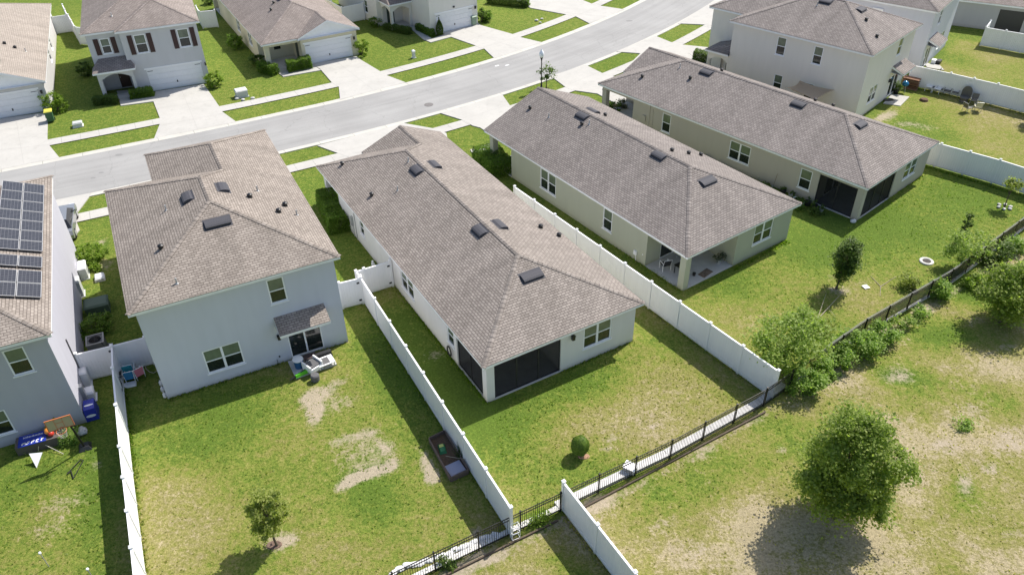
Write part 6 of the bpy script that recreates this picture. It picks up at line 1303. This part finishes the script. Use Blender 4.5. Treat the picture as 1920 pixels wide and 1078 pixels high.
# timber edge outside the fence
for i, (a, b_) in enumerate([((-3.6, 18.75), (1.9, 21.75)), ((2.4, 22.0), (12.9, 28.15))]):
    q = MB(); d = Vector((b_[0]-a[0], b_[1]-a[1])).normalized(); n2 = Vector((-d.y, d.x))*.07; q.prism([a, b_, (b_[0]+n2.x, b_[1]+n2.y), (a[0]+n2.x, a[1]+n2.y)], -.03, .10)
    tag(q.build('timber_edging', mat('timber_brown', (.10, .075, .055), .9, var=.25, vscale=3)), ('short', 'long')[i]+' dark timber edging outside the black fence, '+('left', 'right')[i]+' of the short white fence', 'edging')
# grey cloth tied to the right half of the black fence
cl = [(16.9, 31.65), (20, 34.0), (27, 38.6), (35.5, 45.2)]; q = MB(); CLOTH = screenmat('cloth_grey', (.34, .34, .33), .58)
for a, b_ in zip(cl, cl[1:]):
    a = Vector(a); b_ = Vector(b_); ln = (b_-a).length; d = (b_-a)/ln; n2 = Vector((-d.y, d.x)); k_ = int(ln/.34); prev = None
    for i in range(k_+1):
        p = a+d*ln*i/k_; w_ = .06+.02*math.sin(i*1.3); lo = p+n2*w_; st = (lo.x, lo.y, .14+.05*math.sin(i*2.1)); up_ = p+n2*.04; top = (up_.x, up_.y, 1.22+.015*math.sin(i*1.7)); bk = p+n2*.09; ov = (bk.x, bk.y, 1.29)
        if prev: q.poly([prev[0], st, top, prev[1]]); q.poly([prev[1], top, ov, prev[2]])
        prev = (st, top, ov)
tag(q.build('fence_cloth', CLOTH), 'grey windbreak cloth tied along the right half of the black fence', 'cloth')
# ------------------------------------------------------------ sage green house yard
t = thing('fire_pit', 'round white stone fire pit with dark ash on the sage green house lawn', 'fire pit', (26.89, 41.30)); q = MB()
q.lathe([(.44, 0), (.44, .07), (.40, .10), (.30, .10), (.26, .07), (.26, .02)], 24); q.build('stone_ring', ROCK, t)
MB().lathe([(.28, .02), (.25, .07), (.001, .09)], 18).build('ash', mat('ash', (.07, .06, .055), .95, var=.6, vscale=14), t)
t = thing('water_dish', 'small square white tray lying on the sage green house lawn', 'tray', (21.96, 38.66), .3); MB().prism([(-.14, -.14), (.14, -.14), (.14, .14), (-.14, .14)], 0, .07, top=[(-.18, -.18), (.18, -.18), (.18, .18), (-.18, .18)]).build('tray', WHITE, t)
t = thing('dead_branch', 'bare pale dead branch on the grass beside the feathery tree', 'branch', (18.44, 36.32)); P0 = Vector((18.44, 36.32)); q = MB(); TW = mat('twig', (.36, .31, .24), .9)
for (a, za), (b_, zb), r_ in ((((17.95, 35.57), 0), ((19.88, 37.53), .25), .03), (((17.95, 35.57), 0), ((18.71, 36.93), .5), .025), (((18.71, 36.93), .5), ((18.86, 37.19), .7), .015), (((18.89, 36.51), .1), ((19.08, 35.74), .05), .015)): q.tube((a[0]-P0.x, a[1]-P0.y, za+.03), (b_[0]-P0.x, b_[1]-P0.y, zb+.03), r_, r_*.5, 6)
q.build('branch', TW, t)
t = thing('dead_branch', 'forked dead stick on the lawn below the white tray', 'branch', (22.90, 38.69)); P0 = Vector((22.90, 38.69)); q = MB()
for a, b_ in (((22.90, 38.69), (24.28, 39.72)), ((22.90, 38.69), (22.70, 39.83)), ((22.90, 38.69), (22.49, 37.72))): q.tube((a[0]-P0.x, a[1]-P0.y, .04), (b_[0]-P0.x, b_[1]-P0.y, .04), .02, .01, 6)
q.build('branch', TW, t)
# things in the open patio of the sage green house
def C_(u, v, z=.07): return on(hC, u, v, z)
ca = R(34.82)
t = thing('patio_table', 'small black square table on the open patio of the sage green house', 'table', C_(1.25, 1.35), ca); MB().box(-.35, -.35, .60, .35, .35, .64).build('table_top', BLACK, t)
for x in (-.3, .3):
    for y in (-.3, .3): MB().box(x-.02, y-.02, 0, x+.02, y+.02, .6).build('leg', BLACK, t)
patio_chair('patio_chair', 'black and white patio chair behind the corner post of the sage green house', C_(.75, 2.3), ca+2.8, WHITE, BLACK, z0=.07)
t = thing('barbecue', 'dark kettle shaped grill in the depth of the open patio', 'grill', C_(2.4, 2.5), ca); MB().lathe([(.02, .5), (.26, .58), (.3, .72), (.28, .85), (.12, .98), (.001, 1.0)], 18).build('bowl', BLACK, t, smooth=True)
for i in range(3): a = i*2.09; MB().tube((.1*math.cos(a), .1*math.sin(a), .55), (.3*math.cos(a), .3*math.sin(a), 0), .015, .015, 6).build('leg', METALG, t)
t = thing('toy_cart', 'brown and yellow toys heaped against the patio wall of the sage green house', 'toys', C_(3.5, 2.4), ca+.4); MB().box(-.4, -.2, .1, .4, .2, .4).build('box', mat('wood_tan', (.28, .18, .08), .7), t); MB().prism([(-.3, -.12), (.35, -.1), (.3, .1), (-.3, .1)], .4, .6, top=[(-.1, -.05), (.2, -.05), (.2, .05), (-.1, .05)]).build('toy', mat('toy_yellow', (.5, .36, .06), .5), t)
t = thing('potted_plants', 'grey pot with twiggy plant at the right end of the open patio', 'potted plant', C_(4.05, .75), ca); MB().lathe([(.15, 0), (.22, .3), (.2, .3)], 14).build('pot', METALG, t); c2, k2 = crown_pts((0, 0, .5, .35, .35, .25), 8, 260, .09, 3); leaves('foliage', c2, None, .12, LF_MIX, t, 3)
t = thing('door_mat', 'wrinkled brown mat on the open patio floor of the sage green house', 'mat', C_(2.5, .45), ca+.2); q = MB(); q.prism([(-.5, -.25), (.5, -.3), (.55, .22), (-.45, .28)], .0, .035, top=[(-.45, -.2), (.45, -.25), (.5, .18), (-.4, .22)]); q.build('mat', mat('mat_brown', (.16, .12, .09), .95, var=.5, vscale=9), t)
t = thing('garden_spade', 'small black thing standing near the table on the open patio', 'pot', C_(1.75, .7), ca); MB().lathe([(.09, 0), (.11, .2), (.09, .2)], 12).build('pot', BLACK, t)
# pots under the beige wall
def D_(u, v, z=0): return on(hD, u, v, z)
for i, (u, v, r_, m_, lab) in enumerate([(-.45, 5.6, .24, DARK, 'wide dark pot at the foot of the beige wall, furthest left of the row'), (-.5, 4.9, .2, METALG, 'pale grey pot under the single window of the beige house'), (-.75, 4.35, .2, WHITE, 'white pot standing just below the single window of the beige house'), (-.9, 3.75, .18, WHITE, 'second white pot nearer the screened patio of the beige house'), (-.55, 3.5, .26, DARK, 'large dark pot at the left end of the screen'), (-.6, 2.9, .22, DARK, 'dark pot in front of the screen'), (-.7, 2.3, .16, METALG, 'small pale pot in front of the screen')]):
    t = thing('plant_pot', lab, 'pot', D_(u, v), 0, 'pots in front of the beige house'); MB().lathe([(r_*.7, 0), (r_, .32), (r_*.88, .32), (r_*.8, .26), (.001, .26)], 14).build('pot', m_, t)
    c2, k2 = crown_pts((0, 0, .42, r_*1.2, r_*1.2, .18), 6, 160, .06, 60+i); leaves('foliage', c2, None, .09, LF_DARK, t, 60+i)
t = thing('rubbish_bag', 'crumpled white bag at the foot of the patio post of the beige house', 'bag', D_(-.25, .05), .5); o = rock_mesh(71, .24).build('bag', BAG, t)
t = thing('garden_tools', 'garden fork leaning on the beige wall left of the single window', 'garden fork', D_(-.25, 6.6), 0); MB().tube((0, 0, 0), (.15, .0, 1.2), .015, .015, 6).build('handle', mat('handle_wood', (.25, .17, .1), .8), t); MB().box(-.1, -.01, 0, .1, .01, .25).build('head', METALG, t)
t = thing('garden_hose', 'black coiled hose hanging by the meter on the left wall of the centre house', 'hose reel', on(hB, -.12, 4.15+.0, .35), R(29.9+90))
q = MB()
for k in range(3):
    rk = .20+.03*k
    for i in range(18): a, b_ = 6.283*i/18, 6.283*(i+1)/18; q.tube((rk*math.cos(a), 0, .2+rk*math.sin(a)*1.3), (rk*math.cos(b_), 0, .2+rk*math.sin(b_)*1.3), .03, .03, 5)
q.build('hose', BLACK, t)
t = thing('garden_gnome', 'small pale garden ornament at the foot of the left wall of the centre house', 'ornament', on(hB, -.3, 14.9), 0); MB().lathe([(.1, 0), (.12, .12), (.06, .25), (.08, .32), (.001, .42)], 10).build('figure', WHITE, t)
# ------------------------------------------------------------ cream two storey house yard
tag(MB().prism([(36.67, 67.31), (35.04, 65.36), (33.76, 66.00), (35.32, 67.97)], -.02, .07).build('patio', CONC), kind='structure')
tag(MB().prism([(42.81, 74.79), (42.66, 73.53), (41.33, 74.29), (41.52, 75.71)], -.02, .07).build('patio', CONC), kind='structure')
def E_(u, v, z=0): return on(hE, u, v, z)
t = thing('barbecue', 'shiny blue kettle barbecue on thin legs beside the wooden pallets', 'grill', (36.54, 68.42), .5); MB().lathe([(.02, .62), (.27, .70), (.31, .84), (.30, .92), (.16, 1.08), (.001, 1.11)], 20).build('bowl', mat('grill_blue', (.02, .16, .32), .15, metal=.2), t, smooth=True)
for i in range(3): a = i*2.09; MB().tube((.12*math.cos(a), .12*math.sin(a), .68), (.3*math.cos(a), .3*math.sin(a), 0), .014, .014, 6).build('leg', METALG, t)
WP = mat('pallet_wood', (.20, .095, .05), .8, var=.3, vscale=5)
t = thing('wood_pile', 'stack of reddish brown boards against the white fence under the tan awning', 'boards', (37.48, 69.38), ang((37.6, 70.15), (40.2, 68)))
for i in range(9): MB().box(-.75+.03*(i % 3), -.35+.08*(i % 4), .02+i*.115, .75-.05*(i % 2), .25+.05*(i % 3), .02+i*.115+.07).build('board', WP if i % 3 else mat('wood_tan2', (.30, .19, .11), .8), t)
ef = ang((37.6, 70.15), (43.15, 65.4))
for i, (p, lab) in enumerate([((39.07, 68.68), 'low white table, left of two beside the white fence'), ((39.49, 68.28), 'low white table, right of two beside the white fence')]):
    t = thing('garden_table', lab, 'table', p, ef, 'low white tables by the fence'); MB().box(-.38, -.32, .42, .38, .32, .46).build('table_top', WHITE, t)
    for x in (-.33, .33):
        for y in (-.27, .27): MB().box(x-.02, y-.02, 0, x+.02, y+.02, .42).build('leg', WHITE, t)
GC = mat('chair_grey_brown', (.12, .115, .105), .7)
for i, (p, lab) in enumerate([((39.83, 68.27), 'grey chair facing the yard, first of three in a row on the white fence'), ((40.29, 67.76), 'darker chair in the middle of the three in a row on the white fence'), ((40.84, 67.37), 'grey chair, last of three in a row on the white fence')]): patio_chair('garden_chair', lab, p, ef, GC if i == 1 else METALG, GC, group=None) if False else patio_chair('garden_chair', lab, p, ef, GC if i == 1 else METALG, GC)
t = thing('wicker_chair', 'large dark wicker chair with a tall round back against the white fence', 'chair', (41.05, 66.16), ef); MB().lathe([(.35, 0), (.32, .2), (.42, .42), (.38, .46), (.001, .46)], 18).build('seat', GC, t); q = MB(); n_ = 14; arc = [(.42*math.cos(3.14159*i/n_), .85+.5*math.sin(3.14159*i/n_)) for i in range(n_+1)]; pts = [(.42, .4)]+arc+[(-.42, .4)]
q.poly([(x, .30, z) for x, z in pts]); q.poly([(x, .36, z) for x, z in pts])
for (x0, z0), (x1, z1) in zip(pts, pts[1:]): q.poly([(x0, .30, z0), (x1, .30, z1), (x1, .36, z1), (x0, .36, z0)])
q.build('backrest', GC, t)
t = thing('garden_parasol', 'closed grey parasol leaning on the white fence behind the two low tables', 'parasol', (39.80, 69.66), ef); MB().tube((0, 0, 0), (.25, .1, 1.9), .02, .02, 6).build('pole', METALG, t); MB().tube((.08, .03, .55), (.25, .1, 1.85), .14, .03, 10).build('canopy', GC, t)
t = thing('stacked_chairs', 'stack of grey folded chairs leaning on the white fence', 'folded chairs', (39.31, 69.68), ef)
for i in range(3): MB().prism([(-.3, .0+i*.07), (.3, .0+i*.07), (.3, .04+i*.07), (-.3, .04+i*.07)], 0, .8, top=[(-.3, .2+i*.07), (.3, .2+i*.07), (.3, .24+i*.07), (-.3, .24+i*.07)]).build('folded_chair', GC, t)
CT = mat('camp_tan', (.16, .145, .12), .8); CW = mat('camp_cream', (.55, .52, .36), .8)
patio_chair('camp_chair', 'dark camp chair with pale seat, nearest the white fence of three on the lawn', (41.62, 65.55), ef+.1, METALG, CT)
patio_chair('camp_chair', 'tan camp chair, left of the three on the lawn', (40.31, 64.00), ef+2.6, METALG, CT)
patio_chair('camp_chair', 'cream seated camp chair, right of the three on the lawn', (41.29, 64.18), ef+3.6, METALG, CW)
t = thing('tree_stump', 'low brown stump on the grass near the cream house', 'stump', (37.65, 66.54)); MB().lathe([(.4, 0), (.34, .12), (.3, .18), (.001, .2)], 14).build('stump', SOIL, t)
t = thing('door_mat', 'black mat on the bright patio of the cream house', 'mat', (*(34.51, 66.68), .07), ef+.8); MB().box(-.45, -.25, 0, .45, .25, .02).build('mat', BLACK, t)
t = thing('potted_plant', 'dark potted plant beside the sliding door of the cream house', 'potted plant', (35.76, 68.20)); MB().lathe([(.2, 0), (.27, .4), (.22, .4)], 14).build('pot', BLACK, t); c2, k2 = crown_pts((0, 0, .7, .4, .4, .35), 10, 500, .1, 13); leaves('foliage', c2, None, .12, LF_DARK, t, 13)
t = thing('storage_box', 'low dark box on the small slab of the blue-white house behind the fence', 'box', (*(42.91, 75.36), .07), R(50)); MB().box(-.35, -.2, 0, .35, .2, .3).build('body', BLACK, t); MB().box(-.5, .2, 0, .0, .6, .35).build('white_box', WHITE, t)
# shade sail beside the cream house
t = thing('shade_sail', 'tan shade sail stretched beside the wall of the cream two storey house', 'shade sail', on(hE, 0, 3.5, 0), R(45.82)); q = MB(); SA = mat('sail_tan', (.50, .37, .24), .8)
A_, B_, C2, D2 = Vector((-.15, 1.9, 2.35)), Vector((-.1, -1.3, 2.35)), Vector((-2.9, -1.0, 2.2)), Vector((-2.7, 1.9, 2.5)); n_ = 8
def sp(u, v): p = A_.lerp(B_, u).lerp(D2.lerp(C2, u), v); cc = Vector((-1.4, .3, 2.0)); k = .20*(1-abs(2*u-1)**2*0)*(1-max(abs(2*u-1), abs(2*v-1))**6); edge = max(abs(2*u-1), abs(2*v-1)); s = .16*(1-min(abs(2*u-1), abs(2*v-1))**2)*edge; return p.lerp(cc, s)-Vector((0, 0, k))
for i in range(n_):
    for j in range(n_): q.poly([sp(i/n_, j/n_), sp((i+1)/n_, j/n_), sp((i+1)/n_, (j+1)/n_), sp(i/n_, (j+1)/n_)])
q.build('canopy', SA, t, smooth=True)
for p in (C2, D2): MB().tube((p.x, p.y, 0), (p.x, p.y, p.z+.1), .04, .04, 8).build('pole', METALG, t)
# concrete path pieces beside the porch of the beige and sage houses
tag(MB().prism([(-3.22, 58.26), (-1.52, 59.37), (-1.34, 58.67), (-3.02, 57.50)], -.02, .065).build('walk_sage_house', CONC), kind='structure')
tag(MB().prism([(8.16, 66.86), (10.49, 66.88), (11.16, 64.65), (9.65, 63.94)], -.02, .05).build('planting_bed', MULCH), kind='structure')

q = MB(); P = hF.fr((0, 12.7), (0, 0)); P2 = lambda c, z, o=0: (9.6+o, c, z)
q.prism([(9.6+.003, 4.6), (9.6+.12, 4.6), (9.6+.12, 5.6), (9.6+.003, 5.6)], 5.0, 5.35); hF.part(q, 'wall_vent', WHITE)
